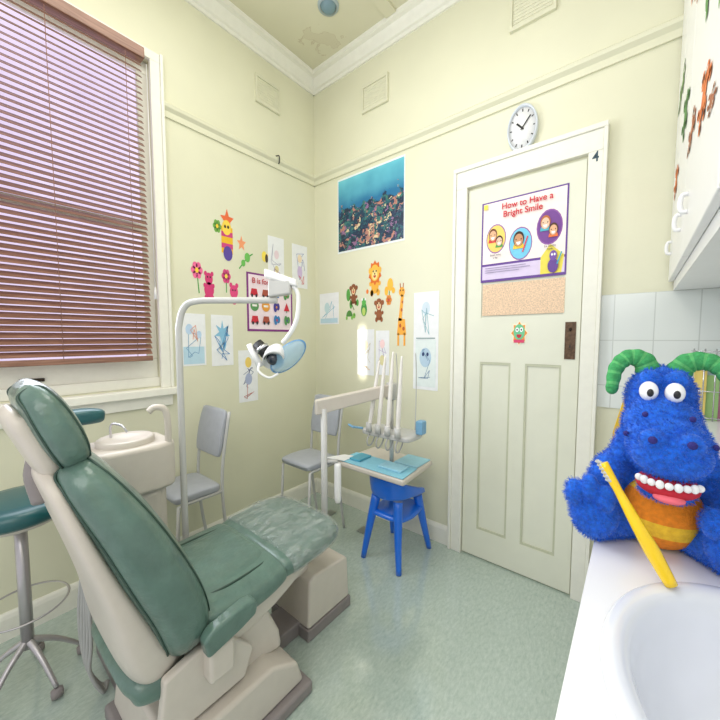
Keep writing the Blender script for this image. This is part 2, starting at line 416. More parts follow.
# ---- door
dr=empty('door_1',(1.5,0,0),kind='structure')
dx0,dx1,dz1=1.235,1.775,2.05
S=[((dx0,-.012,.01),(1.315,-.001,dz1)),((1.705,-.012,.01),(dx1,-.001,dz1)),((1.315,-.012,.01),(1.705,-.001,.17)),((1.315,-.012,1.12),(1.705,-.001,1.36)),((1.315,-.012,1.95),(1.705,-.001,dz1)),((1.475,-.012,.17),(1.545,-.001,1.12)),((1.315,-.004,.17),(1.475,-.001,1.12)),((1.545,-.004,.17),(1.705,-.001,1.12)),((1.315,-.006,1.36),(1.705,-.001,1.95))]
boxes('door_leaf',S,DOORM,dr)
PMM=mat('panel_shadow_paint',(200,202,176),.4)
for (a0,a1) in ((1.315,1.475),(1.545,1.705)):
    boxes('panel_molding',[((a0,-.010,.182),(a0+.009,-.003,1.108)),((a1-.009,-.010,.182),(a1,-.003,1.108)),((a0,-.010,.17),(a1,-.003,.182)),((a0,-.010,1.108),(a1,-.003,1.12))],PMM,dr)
boxes('door_frame',[((1.170,-.03,0),(1.230,0,2.065)),((1.78,-.03,0),(1.835,0,2.065)),((1.170,-.03,2.065),(1.835,0,2.155)),((1.153,-.038,0),(1.170,0,2.155)),((1.835,-.038,0),(1.85,0,2.155)),((1.153,-.038,2.155),(1.85,0,2.178))],TRIM,dr,bevel=.003)
box('lock_plate',(1.715,-.016,1.150),(1.759,-.012,1.325),mat('aged_bronze',(96,74,56),.5,metal=.4,nz=.45,scale=60),dr,bevel=.001)
ellip('latch_snib',(1.737,-.019,1.29),(.006,.006,.009),mat('dark_bronze',(50,38,30)),dr)
ellip('key_hole',(1.737,-.0165,1.21),(.003,.001,.006),BLACK,dr)
text('door_number','4','B',1.808,2.02,.062,(60,84,96),dr,off=.0305,bold=.0008,xs=.8)

# ---- vents
def vent(wall,a0,a1,z0,z1):
    bm=bmesh.new()
    def B(u0,v0,u1,v1,d0,d1):
        if wall=='B': add_box(bm,(u0,-d1,v0),(u1,-d0,v1))
        else: add_box(bm,(d0,u0,v0),(d1,u1,v1))
    B(a0,z0,a1,z1,0,.008)
    B(a0,z0+.018,a0+.012,z1-.018,.008,.016);B(a1-.012,z0+.018,a1,z1-.018,.008,.016);B(a0,z0,a1,z0+.018,.008,.016);B(a0,z1-.018,a1,z1,.008,.016)
    k=z0+.03
    while k<z1-.03: B(a0+.016,k,a1-.016,k+.007,.008,.0105); k+=.016
    from_bm('air_vent',bm,PLASTER,label='painted plaster wall vent with fine grille high on the wall',cat='vent',group='wall vents',recalc=False)
vent('L',-.52,-.33,2.78,2.955); vent('B',.48,.69,2.755,2.93); vent('B',1.425,1.63,2.765,2.99)

cl=empty('ceiling_light',(.51,-.36,H),label='small round grey ceiling fitting with a blue-grey dome',cat='ceiling light')
lathe('dome',[(0,-.035),(.03,-.03),(.045,-.012),(.048,0)],(.51,-.36,H),mat('blue_grey_dome',(120,148,158),.4),cl)
lathe('ring',[(.048,-.012),(.06,-.01),(.062,0)],(.51,-.36,H),mat('ring_grey',(170,184,186),.4),cl)
hk=empty('wall_hook',(0,-.36,2.46),label='small dark hook on the picture rail',cat='hook')
tube('hook',[(.0,-.36,2.50),(.034,-.36,2.49),(.036,-.36,2.45),(.028,-.36,2.44)],.004,BLACK,hk)

# ================================================================== WALL ART
art('reef_poster','B',[(rect(.245,1.865,.818,2.39),(235,240,240)),(rect(.253,1.878,.811,2.378),reef_mat())],label='large underwater coral reef photograph poster with thin white edge',cat='poster')
ck=empty('wall_clock',(1.5,0,2.28),label='round white wall clock with black hands above the door',cat='clock')
RX=Matrix.Rotation(math.radians(90),4,'X')
lathe('clock_rim',[(.110,0),(.114,.012),(.112,.026),(.104,.031),(.099,.024),(.099,0)],(1.5,0,2.28),mat('clock_rim_white',(214,222,230),.3),ck,sx=.62,sy=1,rot=RX)
lathe('clock_face',[(0,.018),(.100,.018),(.100,0)],(1.5,0,2.28),WHITE,ck,sx=.62,sy=1,rot=RX)
for i in range(12):
    a=math.radians(30*i); r0,r1=(.078,.092)
    art('hour_mark','B',[(stroke([(1.5+math.sin(a)*r0*.62,2.28+math.cos(a)*r0),(1.5+math.sin(a)*r1*.62,2.28+math.cos(a)*r1)],.005),(30,30,32))],parent=ck,base=.019,thick=False)
def hand(nm,ang,l,w,off):
    a=math.radians(ang); art(nm,'B',[(stroke([(1.5-math.sin(a)*.012*.64,2.28-math.cos(a)*.012),(1.5+math.sin(a)*l*.64,2.28+math.cos(a)*l)],w),(15,15,18))],parent=ck,base=off,thick=False)
hand('hour_hand',305,.05,.008,.021); hand('minute_hand',50,.076,.006,.0225)

dp=empty('smile_poster',(1.51,-.012,1.74),label='purple-edged dental poster with red heading and three round pictures',cat='poster')
PUR=(104,70,150)
def kid(x,z,r,skin,hair,shirt):
    return [([circ(x,z-r*1.25,r*1.15,a0=0,a1=180)],shirt),(circ(x,z+r*.15,r*1.12),hair),(circ(x,z-.02*r,r*.92),skin),([circ(x-r*.35,z+r*.1,r*.12),circ(x+r*.35,z+r*.1,r*.12)],(40,25,20)),(circ(x,z-r*.25,r*.45,a0=180,a1=360),(255,255,255))]
sh=[(rect(1.310,1.547,1.710,1.963),PUR),(rect(1.318,1.642,1.703,1.956),(250,238,232)),(rect(1.318,1.560,1.703,1.63),(222,208,236)),
 ([(1.60,1.56),(1.69,1.56),(1.70,1.64),(1.64,1.70),(1.60,1.64)],(238,222,90)),
 ([circ(1.386,1.768,.075),circ(1.506,1.724,.082),circ(1.634,1.780,.084)],(150,95,170)),
 (circ(1.386,1.768,.069),(245,215,110)),(circ(1.506,1.724,.076),(120,205,235)),(circ(1.634,1.780,.077),(120,70,150))]
sh+=kid(1.370,1.786,.029,(232,180,140),(110,62,36),(220,60,60))+kid(1.403,1.752,.024,(240,200,170),(60,40,30),(80,160,80))
sh+=kid(1.498,1.742,.034,(205,150,110),(50,32,22),(240,200,60))+[(stroke([(1.518,1.68),(1.540,1.755)],.006),(230,60,90))]
sh+=kid(1.617,1.800,.029,(240,200,170),(190,110,50),(80,180,200))+kid(1.652,1.762,.026,(232,180,140),(80,50,30),(240,120,60))
sh+=[(circ(1.655,1.595,.034),PUR),(circ(1.655,1.642,.024),(120,84,170)),([circ(1.650,1.647,.006),circ(1.661,1.647,.006)],(250,250,250)),
 (stroke([(1.672,1.60),(1.69,1.655)],.006),(60,170,200)),
 (sum([stroke([(1.335,1.618-i*.011),(1.335+l,1.618-i*.011)],.003) for i,l in enumerate((.20,.22,.17))],[]),(150,140,175)),
 (rect(1.322,1.925,1.342,1.95),(245,225,90))]
art('poster_sheet','D',sh,parent=dp,step=.0002)
text('poster_heading','How to Have a','D',1.530,1.910,.042,(205,30,50),dp,off=.0095,bold=.0006,xs=.90)
text('poster_heading','Bright Smile','D',1.512,1.870,.042,(205,30,50),dp,off=.0095,bold=.0006,xs=.90)
for (tx,tz,b) in ((1.386,1.680,'Brush twice\na day'),(1.640,1.685,'Eat healthy\nfoods')):
    text('poster_caption',b,'D',tx,tz,.014,(60,60,70),dp,off=.0095,xs=.8)
art('peach_paper','D',[(rect(1.322,1.37,1.708,1.535),mat('lace_paper',(231,202,172),.8,nz=.25,scale=160))],label='peach patterned paper panel below the door poster',cat='paper')
art('cartoon_sticker','D',[(star(1.513,1.275,.066,8,.75),(250,240,210)),(star(1.513,1.275,.058,8,.72),(240,150,60)),(circ(1.513,1.28,.040),(110,200,150)),([circ(1.503,1.292,.012),circ(1.523,1.292,.012)],(255,255,255)),([circ(1.503,1.292,.005),circ(1.523,1.292,.005)],(20,20,20)),(circ(1.513,1.268,.018,a0=180,a1=360),(200,40,60)),(rect(1.488,1.226,1.538,1.242),(220,70,110))],label='small colourful round cartoon sticker on the door',cat='sticker')

def paper(a0,z0,a1,z1,wall,shapes,label,tint=(240,242,244)):
    return art('childs_drawing',wall,[(rect(a0,z0,a1,z1),tint)]+shapes,label=label,cat='drawing',group='drawings taped to the walls')
def scrib(a0,z0,a1,z1,n,w=.003):
    pts=[(random.uniform(a0,a1),random.uniform(z0,z1)) for _ in range(n)]
    return stroke(pts,w)
paper(-1.03,1.09,-.89,1.39,'L',[(rect(-1.02,1.10,-.90,1.20),(190,220,236)),(scrib(-1.01,1.12,-.91,1.30,9),(110,160,200)),([circ(-.985,1.30,.03),circ(-.93,1.27,.022)],(190,215,240)),(scrib(-1.0,1.22,-.93,1.34,6,.003),(230,150,120))],'childs drawing in pale blue and orange taped beside the window')
paper(-.855,1.08,-.715,1.39,'L',[(star(-.785,1.28,.080,7,.4),(140,195,225)),([circ(-.785,1.215,.035,s=1.3)],(150,200,228)),(scrib(-.84,1.10,-.74,1.36,14,.0035),(70,140,200)),(scrib(-.83,1.12,-.75,1.3,8,.003),(225,235,242))],'childs drawing of a blue creature taped to the wall')
paper(-.68,.83,-.54,1.17,'L',[([circ(-.61,1.09,.035)],(243,212,110)),(scrib(-.65,.9,-.57,1.06,9,.003),(90,105,150)),([circ(-.61,.98,.038)],(175,185,215)),(scrib(-.65,.85,-.57,.95,6,.003),(205,110,100))],'coloured drawing of a figure taped low on the wall')
paper(-.44,1.63,-.305,1.95,'L',[(scrib(-.42,1.66,-.33,1.90,10,.003),(170,170,190)),([circ(-.37,1.83,.03)],(235,215,222)),([circ(-.37,1.73,.025)],(225,214,160)),(scrib(-.41,1.67,-.33,1.74,6,.003),(150,90,150))],'pencil and crayon drawing taped high on the wall')
paper(-.23,1.625,-.085,1.94,'L',[(scrib(-.21,1.66,-.11,1.90,10,.003),(120,130,190)),([circ(-.16,1.84,.03)],(245,225,195)),([circ(-.16,1.74,.035,s=1.3)],(212,192,228)),(scrib(-.19,1.65,-.12,1.72,6,.003),(220,90,90))],'childs purple crayon figure drawing taped near the corner')
paper(.05,1.355,.25,1.59,'B',[(scrib(.07,1.38,.22,1.54,9,.003),(110,180,205)),([circ(.13,1.48,.04)],(200,225,230)),(rect(.06,1.365,.24,1.40),(190,218,231))],'pale blue crayon drawing taped beside the corner')
paper(.43,.99,.58,1.31,'B',[(scrib(.45,1.03,.56,1.27,10,.0025),(205,195,170)),([circ(.5,1.2,.04)],(250,238,200)),(scrib(.46,1.02,.55,1.1,5,.003),(230,190,130))],'faint pencil drawing taped to the wall')
paper(.595,1.0,.705,1.30,'B',[(scrib(.61,1.03,.69,1.26,9,.0025),(180,160,200)),([circ(.65,1.21,.03)],(250,216,216)),([circ(.65,1.1,.035)],(228,220,170))],'small crayon drawing taped to the wall')
paper(.89,.93,1.06,1.53,'B',[([circ(.975,1.43,.04)],(212,228,240)),(scrib(.92,1.27,1.03,1.45,9,.0028),(120,180,190)),(rect(.905,.95,1.045,1.24),(228,238,236)),([circ(.975,1.13,.06)],(185,210,228)),(scrib(.92,.97,1.03,1.2,10,.0028),(110,145,180)),([circ(.96,1.15,.012),circ(.99,1.15,.012)],(40,60,110)),(rect(.91,1.245,1.04,1.252),(150,170,170))],'tall pair of childrens drawings taped beside the door')
ap=empty('alphabet_poster',(0,-.42,1.47),label='purple-bordered alphabet poster with red heading and small picture rows',cat='poster')
sh=[(rect(-.61,1.295,-.235,1.68),(130,50,130)),(rect(-.597,1.310,-.248,1.668),(246,228,236))]
cols=[(205,40,60),(70,60,150),(230,160,60),(90,150,90),(60,130,190),(170,80,60)]
k=0; rn=random.Random(3)
for r in range(3):
    for c in range(4):
        cx_,cz_=-.555+c*.088,1.555-r*.09
        c1=cols[(k*5+r)%6]; c2=cols[(k*7+2)%6]; t=rn.randrange(4)
        if t==0: sh.append((circ(cx_,cz_,.036,k=.9),c1)); sh.append((rect(cx_-.018,cz_-.006,cx_+.018,cz_+.008),(250,245,240)))
        elif t==1: sh.append(([[(cx_-.030,cz_-.022),(cx_+.030,cz_-.022),(cx_+.020,cz_+.022),(cx_-.020,cz_+.022)]],c1)); sh.append(([circ(cx_-.016,cz_-.024,.012),circ(cx_+.016,cz_-.024,.012)],(40,40,50)))
        elif t==2: sh.append(([[(cx_,cz_+.036),(cx_-.026,cz_-.022),(cx_+.026,cz_-.022)]],c1)); sh.append((rect(cx_-.003,cz_-.036,cx_+.003,cz_-.022),c2))
        else: sh.append(([circ(cx_-.01,cz_,.023,s=1.5),circ(cx_+.013,cz_+.004,.021,s=1.2)],c1)); sh.append((circ(cx_,cz_,.009),c2))
        k+=1
art('poster_sheet','L',sh,parent=ap,step=.0003)
text('poster_heading','B is for','L',-.51,1.612,.050,(190,30,50),ap,off=.011,bold=.0006,xs=.9)

def decal(wall,shapes,label): return art('wall_sticker',wall,shapes,label=label,cat='sticker',group='wall stickers',thick=False,base=.001)
def flower(a,z,r,c1,c2,wall,stem=None):
    sh=[]
    if stem: sh.append((stroke([(a,z),(a+stem[0],z+stem[1])],.006),(70,160,70)))
    sh.append(([circ(a+math.cos(math.radians(t))*r*.6*AR,z+math.sin(math.radians(t))*r*.6,r*.42) for t in range(0,360,60)],c1))
    sh.append((circ(a,z,r*.3),c2)); return sh
decal('L',[(star(-.735,1.97,.07),(235,110,60))],'orange five-pointed star wall sticker')
decal('L',[(star(-.64,1.85,.05),(245,160,110))],'pale orange star wall sticker')
decal('L',[(rect(-.775,1.77,-.70,1.93),(240,190,40)),([rect(-.775,1.80,-.70,1.83),rect(-.775,1.87,-.70,1.90)],(210,70,130)),(circ(-.74,1.925,.045),(250,215,80)),([circ(-.75,1.93,.01),circ(-.73,1.93,.01)],(30,30,30)),(circ(-.735,1.77,.045),(90,70,160))],'yellow and pink striped bug wall sticker')
decal('L',flower(-.93,1.64,.05,(245,110,160),(250,210,60),'L',(0.01,-.13)),'pink flower wall sticker with green stem')
decal('L',flower(-.80,1.92,.04,(120,180,80),(250,210,60),'L'),'green flower wall sticker')
decal('L',flower(-.75,1.63,.045,(225,80,140),(250,220,90),'L',(0,-.10)),'magenta flower wall sticker with green stem')
decal('L',[([circ(-.86,1.60,.036),circ(-.86,1.535,.045)],(215,60,120)),([circ(-.88,1.63,.014),circ(-.84,1.63,.014),circ(-.885,1.56,.014),circ(-.835,1.56,.014),circ(-.878,1.49,.017),circ(-.842,1.49,.017)],(215,60,120)),([circ(-.868,1.61,.006),circ(-.852,1.61,.006)],(30,30,30))],'pink teddy bear wall sticker')
decal('L',[(circ(-.70,1.54,.042),(225,70,130)),([circ(-.72,1.58,.016),circ(-.68,1.58,.016),circ(-.70,1.49,.03)],(225,70,130)),([circ(-.708,1.55,.006),circ(-.692,1.55,.006)],(30,30,30))],'pink bear face wall sticker')
decal('L',[([circ(-.47,1.80,.03,s=1.2),circ(-.435,1.80,.024)],(250,225,90)),(circ(-.452,1.79,.018,s=1.6),(80,70,60))],'small yellow bee wall sticker')
decal('L',[(stroke([(-.66,1.69),(-.60,1.77),(-.56,1.80)],.008),(90,170,80)),([circ(-.60,1.77,.03),circ(-.63,1.73,.022)],(110,190,90))],'green leaf sprig wall sticker')
def face(a,z,r,main,inner,mane=None,ears=True,body=None):
    sh=[]
    if body: sh.append(([circ(a,z-r*1.6,r*.85,s=1.1),circ(a-r*.5,z-r*2.4,r*.4),circ(a+r*.5,z-r*2.4,r*.4),circ(a+r*.7,z-r*1.3,r*.3),circ(a-r*.7,z-r*1.3,r*.3)],body))
    if mane: sh.append((star(a,z,r*1.55,10,.78),mane))
    if ears: sh.append(([circ(a-r*.72,z+r*.3,r*.4),circ(a+r*.72,z+r*.3,r*.4)],main))
    sh.append((circ(a,z,r),main)); sh.append(([circ(a,z-r*.25,r*.62)],inner))
    sh.append(([circ(a-r*.22,z+r*.2,r*.13),circ(a+r*.22,z+r*.2,r*.13),circ(a,z-r*.1,r*.13)],(40,25,20)))
    sh.append((circ(a,z-r*.3,r*.3,a0=180,a1=360),(190,60,50)))
    return sh
decal('B',face(.585,1.69,.055,(245,190,70),(252,225,150),mane=(225,110,30),body=(245,180,60)),'orange lion wall sticker with mane')
decal('B',face(.395,1.595,.04,(140,80,45),(240,200,150),body=(140,80,45)),'brown sitting monkey wall sticker')
decal('B',face(.62,1.475,.042,(150,85,45),(240,205,160),body=(150,85,45)),'brown monkey wall sticker holding a leaf')
decal('B',[([circ(.355,1.405,.045,a0=0,a1=180)],(80,140,60)),([circ(.40,1.41,.02),circ(.33,1.395,.014),circ(.38,1.395,.014)],(130,190,80)),([circ(.403,1.415,.005)],(20,20,20))],'green turtle wall sticker')
decal('B',[([circ(.49,1.45,.04,s=1.2)],(70,150,70)),([circ(.49,1.50,.028)],(90,180,80)),([circ(.475,1.52,.01),circ(.503,1.52,.01)],(250,250,250)),(circ(.49,1.435,.022,s=1.3),(190,215,110))],'green frog wall sticker')
decal('B',[([circ(.345,1.56,.028,s=1.6),circ(.37,1.49,.02,s=1.5),circ(.43,1.50,.02,s=1.2)],(90,165,70)),(stroke([(.355,1.54),(.40,1.45)],.006),(90,110,50))],'green leaf branch wall sticker')
decal('B',[(stroke([(.70,1.50),(.71,1.60)],.006),(90,150,60)),([circ(.71,1.60,.035,s=1.2),circ(.68,1.56,.022,s=1.4),circ(.735,1.56,.02)],(250,190,60))]+flower(.70,1.50,.035,(245,150,60),(220,70,60),'B'),'yellow and orange flower wall sticker')
decal('B',[([[(.775,1.36),(.80,1.36),(.815,1.52),(.795,1.53)],[(.765,1.27),(.835,1.27),(.825,1.37),(.775,1.38)],rect(.768,1.20,.782,1.28),rect(.815,1.20,.829,1.28),circ(.80,1.545,.034,s=.9)],(248,175,60)),([circ(.79,1.33,.013),circ(.815,1.31,.013),circ(.80,1.43,.011),circ(.805,1.48,.009)],(190,95,40)),([circ(.79,1.555,.006),circ(.81,1.555,.006)],(30,20,20)),(stroke([(.79,1.57),(.788,1.60)],.005)+stroke([(.81,1.57),(.812,1.60)],.005),(190,95,40))],'orange giraffe wall sticker with brown spots')
decal('B',[([circ(.56,1.555,.018,s=1.2),circ(.52,1.57,.016)],(240,130,50))],'small orange butterfly wall sticker')

# ================================================================== DENTAL CHAIR
CX=.865
dc=empty('dental_chair',(CX,-1.25,0),label='reclining dental patient chair in sage green vinyl on a beige base',cat='dental chair')
hr=[( .89,-1.680,.950,.07,.018),(.89,-1.688,.962,.11,.034),(.89,-1.702,.997,.135,.043),(.89,-1.722,1.05,.14,.045),(.89,-1.745,1.105,.128,.039),(.89,-1.762,1.135,.09,.027),(.89,-1.770,1.145,.05,.012)]
loft('headrest_cushion',dense(hr),GREEN,dc,ex=3.0)
def side_line(secs,off,sx,ex=3.4):
    out=[]
    P=[Vector(s[:3]) for s in secs]
    for i,s in enumerate(secs):
        t=(P[min(i+1,len(P)-1)]-P[max(i-1,0)]).normalized(); N=t.cross(Vector((1,0,0))).normalized()
        a=abs(off)**ex; xx=(1-a)**(1/ex)
        out.append(P[i]+N*off*s[4]+Vector((sx*s[3]*xx,0,0)))
    return out
def piping(name,secs,off,ex):
    for sx in (1,-1):
        bm=bmesh.new()
        pp=side_line(secs,off,sx,ex)+list(reversed(side_line(secs,-off,sx,ex))); pp.append(pp[0]); add_tube(bm,pp,.0030,8)
        from_bm(name,bm,GREEND,dc)
piping('headrest_piping',hr[1:-1],.72,3.0)
hs=[(s[0],s[1]-.036,s[2]-.03,s[3]*.70,s[4]*.62) for s in hr[:5]]+[(.89,-1.775,1.09,.05,.012)]
loft('headrest_shell',dense(hs),BEIGE,dc)
tube('headrest_bracket',[(.89,-1.735,.99),(.89,-1.750,.93),(.89,-1.740,.86)],.022,DGREY,dc)
bc=[(CX,-1.470,.375,.12,.034),(CX,-1.475,.395,.20,.064),(CX,-1.488,.45,.240,.080),(CX,-1.512,.54,.250,.085),(CX,-1.560,.66,.250,.083),(CX,-1.612,.78,.240,.074),(CX,-1.657,.87,.215,.064),(CX,-1.689,.93,.185,.052),(CX,-1.705,.958,.14,.036),(CX,-1.714,.97,.08,.018)]
loft('backrest_cushion',dense(bc),GREEN,dc,ex=3.0)
piping('backrest_piping',bc[1:-1],.74,3.0)
bs=[(CX,-1.49,.32,.15,.055),(CX,-1.545,.37,.19,.064),(CX,-1.586,.45,.20,.056),(CX,-1.624,.57,.20,.038),(CX,-1.661,.68,.195,.028),(CX,-1.700,.80,.185,.022),(CX,-1.728,.89,.16,.020),(CX,-1.742,.935,.125,.018),(CX,-1.748,.955,.07,.012)]
loft('backrest_shell',dense(bs),BEIGE,dc,ex=3.6)
sc=[(CX,-1.53,.47,.13,.03),(CX,-1.50,.462,.19,.045),(CX,-1.44,.445,.228,.052),(CX,-1.35,.435,.240,.054),(CX,-1.25,.437,.238,.054),(CX,-1.18,.445,.228,.050),(CX,-1.165,.447,.215,.040)]
loft('seat_cushion',dense(sc),GREEN,dc,ex=2.9)
sp_=[(CX,-1.49,.490,.10,.012),(CX,-1.47,.485,.135,.018),(CX,-1.38,.474,.150,.022),(CX,-1.27,.475,.150,.022),(CX,-1.20,.480,.140,.018),(CX,-1.185,.481,.12,.010)]
loft('seat_panel',dense(sp_),GREEN,dc,ex=2.6)
loop=[(CX-.150,-1.44),(CX-.162,-1.36),(CX-.162,-1.27),(CX-.150,-1.205),(CX-.09,-1.182),(CX,-1.178),(CX+.09,-1.182),(CX+.150,-1.205),(CX+.162,-1.27),(CX+.162,-1.36),(CX+.150,-1.44)]
tube('seat_piping',[(x,y,.4825) for x,y in loop],.0042,GREEND,dc,seg=8)
lc=[(CX,-1.172,.446,.21,.038),(CX,-1.155,.448,.222,.048),(CX,-1.05,.455,.228,.048),(CX,-.96,.462,.225,.046),(CX,-.90,.462,.205,.042),(CX,-.875,.458,.17,.032),(CX,-.865,.455,.11,.018)]
loft('legrest_cushion',dense(lc),GREEN,dc,ex=3.0)
def plastic():
    m=bpy.data.materials.new('clear_crinkled_plastic'); m.use_nodes=True
    nt=m.node_tree; b=nt.nodes['Principled BSDF']; L=nt.links.new
    b.inputs['Base Color'].default_value=(.60,.66,.63,1); b.inputs['Roughness'].default_value=.06
    tc=nt.nodes.new('ShaderNodeTexCoord')
    mp=nt.nodes.new('ShaderNodeMapping'); mp.inputs['Scale'].default_value=(1,.45,1); L(tc.outputs['Object'],mp.inputs[0])
    n=nt.nodes.new('ShaderNodeTexNoise'); n.inputs['Scale'].default_value=34; n.inputs['Detail'].default_value=3; n.inputs['Distortion'].default_value=1.0
    L(mp.outputs[0],n.inputs['Vector'])
    bp=nt.nodes.new('ShaderNodeBump'); bp.inputs['Strength'].default_value=1.0; bp.inputs['Distance'].default_value=.025; L(n.outputs['Fac'],bp.inputs['Height']); L(bp.outputs['Normal'],b.inputs['Normal'])
    r=nt.nodes.new('ShaderNodeValToRGB'); r.color_ramp.elements[0].position=.40; r.color_ramp.elements[0].color=(.16,.16,.16,1); r.color_ramp.elements[1].position=.75; r.color_ramp.elements[1].color=(.50,.50,.50,1)
    L(n.outputs['Fac'],r.inputs['Fac']); L(r.outputs['Color'],b.inputs['Alpha'])
    return m
PLAST=plastic()
pc=[(s[0],s[1],s[2]+.003,s[3]+.008,s[4]+.007) for s in lc[1:]]
loft('plastic_cover',dense(pc),PLAST,dc,ex=3.0)
us=[(CX,-1.50,.37,.14,.05),(CX,-1.42,.355,.20,.06),(CX,-1.25,.36,.20,.055),(CX,-1.05,.39,.17,.04),(CX,-.93,.405,.14,.025)]
loft('seat_shell',dense(us),BEIGE,dc,ex=4)
loft('lower_cushion',dense([(CX,-1.63,.34,.13,.03),(CX,-1.61,.345,.19,.045),(CX,-1.56,.335,.205,.05),(CX,-1.50,.315,.205,.05),(CX,-1.47,.31,.17,.03)]),GREEN,dc)
ar=empty('armrest',(1.12,-1.40,.42),parent=dc)
prism('armrest_pad',[(-1.470,.395),(-1.37,.415),(-1.322,.430),(-1.316,.462),(-1.328,.480),(-1.36,.484),(-1.460,.468),(-1.480,.448)],0,1.100,1.140,GREEN,ar,bevel=.011)
box('armrest_mount',(1.07,-1.46,.30),(1.125,-1.385,.40),BEIGE,ar,bevel=.012)
prism('pedestal',[(-1.50,.20),(-1.16,.15),(-1.17,.22),(-1.22,.335),(-1.48,.335)],0,.74,1.05,BEIGE,dc,bevel=.02)
prism('side_cover',[(-1.58,.20),(-1.33,.20),(-1.30,.28),(-1.38,.37),(-1.47,.39),(-1.56,.37)],0,1.055,1.085,BEIGE,dc,bevel=.010)
box('base_plate',(.67,-1.60,0),(1.145,-1.105,.045),DGREY,dc,bevel=.012)
prism('base_cover',[(-1.58,.045),(-1.125,.045),(-1.15,.13),(-1.25,.19),(-1.56,.19)],0,.69,1.12,BEIGE,dc,bevel=.015)
box('base_link',(.80,-1.12,0),(.93,-.95,.06),DGREY,dc,bevel=.006)
fb=empty('foot_box',(CX,-.85,0),parent=dc)
prism('box_cover',[(-.985,.05),(-.73,.05),(-.74,.235),(-.755,.25),(-.95,.265),(-.975,.25)],0,.745,.985,BEIGE,fb,bevel=.012)
box('box_plinth',(.74,-.99,0),(.99,-.725,.05),DGREY,fb,bevel=.005)
prism('leg_strut',[(-1.12,.32),(-.95,.37),(-.93,.33),(-.93,.25),(-1.05,.25)],0,.80,.93,BEIGE,dc,bevel=.01)

# ================================================================== DELIVERY UNIT
du=empty('delivery_unit',(.80,-.69,0),label='grey dental delivery unit with jointed arm, handpieces and instrument tray head',cat='dental unit')
cxx,cyy=.785,-.69
tube('column',[(cxx,cyy,0),(cxx,cyy,.90)],.016,LGREY,du,smooth=False,seg=16)
tube('column_collar',[(cxx,cyy,.28),(cxx,cyy,.325)],.020,BLACK,du,smooth=False,seg=16)
def bar(name,a,b,w,h,m,parent,bevel=.008):
    a=Vector(a); b=Vector(b); d=(b-a); n=Vector((-d.y,d.x,0)).normalized()*w
    bm=bmesh.new(); up=Vector((0,0,h))
    A=[bm.verts.new(a+s*n+t*up) for s,t in ((-1,-1),(1,-1),(1,1),(-1,1))]; B=[bm.verts.new(b+s*n+t*up*.8) for s,t in ((-1,-1),(1,-1),(1,1),(-1,1))]
    bm.faces.new(A); bm.faces.new(B[::-1])
    for i in range(4): bm.faces.new([A[i],A[(i+1)%4],B[(i+1)%4],B[i]])
    return from_bm(name,bm,m,parent,bevel=bevel)
bar('swing_arm',(.755,-.72,.905),(.97,-.36,.975),.02,.038,BEIGE,du)
lathe('arm_joint',[(0,.045),(.026,.045),(.03,.035),(.03,-.04),(.026,-.045),(0,-.045)],(.965,-.36,.965),LGREY,du)
tube('head_stem',[(.965,-.36,.92),(.965,-.36,.76)],.014,LGREY,du,smooth=False,seg=16)
loft('instrument_head',[(.975,-.45,.74,.13,.008),(.975,-.445,.74,.155,.018),(.975,-.36,.742,.16,.02),(.975,-.29,.742,.155,.018),(.975,-.285,.742,.13,.008)],LGREY,du,ex=5)
box('grip_pad',(1.125,-.38,.76),(1.165,-.33,.83),SKYB,du,bevel=.008)
tube('side_handle',[(.82,-.42,.75),(.785,-.46,.76),(.785,-.50,.78),(.82,-.50,.77)],.006,SKYB,du)
PEARL=mat('pearl_white_plastic',(234,230,224),.25,coat=.3)
tops=[(.922,-.41,1.13),(.968,-.42,1.16),(1.020,-.425,1.18),(1.075,-.43,1.16)]
for i in range(4):
    x=.888+i*.060; T=Vector(tops[i]); B0=Vector((x,-.455,.76))
    tube('handpiece',[B0,B0.lerp(T,.28),B0.lerp(T,.55),B0.lerp(T,.8),T],[.0095,.0125,.0110,.0085,.005],PEARL,du)
    tube('handpiece_holder',[(x,-.455,.75),(x,-.457,.80)],.016,LGREY,du,smooth=False,seg=12)
    tube('instrument_hose',[(x,-.45,.735),(x,-.47,.71),(x+.004,-.472,.685),(x+.004,-.45,.675),(x,-.42,.69),(x,-.40,.72)],.004,HOSE,du)
for i in (1,3):
    x=.888+i*.060
    tube('retraction_rod',[(x+.012,-.30,.76),(x+.016,-.30,.98),(x+.02,-.31,1.10),(x+.03,-.335,1.17)],.0028,LGREY,du)
lathe('water_bottle',[(0,.29),(.014,.29),(.018,.275),(.018,.12),(.017,.10),(.012,.085),(0,.08)],(.835,-.645,.33),WHITE,du)
tube('bottle_cap',[(.79,-.685,.63),(.835,-.645,.63)],.010,LGREY,du,smooth=False)
tube('tray_stem',[(.93,-.30,.552),(.93,-.30,.73)],.012,LGREY,du,smooth=False,seg=12)
prism('tray',[(.675,-.485),(1.125,-.485),(1.105,-.14),(.69,-.14)],2,.520,.552,BEIGE,du,bevel=.012)
tl_=prism('tray_liner',[(.682,-.478),(1.115,-.478),(1.103,-.315),(.687,-.315)],2,.5535,.558,TRAYB,bevel=.0015,label='pale blue paper liner spread over the tray',cat='liner')
packs=[((.735,-.44,.5585),(.81,-.33,.57)),((.93,-.43,.5585),(1.07,-.34,.570)),((.95,-.305,.5525),(1.095,-.15,.560))]
for i,(a,b) in enumerate(packs):
    box('folded_napkin' if i else 'sterile_pouch',a,b,mat('pale_blue_napkin',(160,210,228),.7) if i else mat('teal_pouch',(80,165,190),.4),label='blue folded paper napkin on the tray' if i else 'teal sterile pouch lying on the tray liner',cat='napkin' if i else 'pouch',bevel=.003)
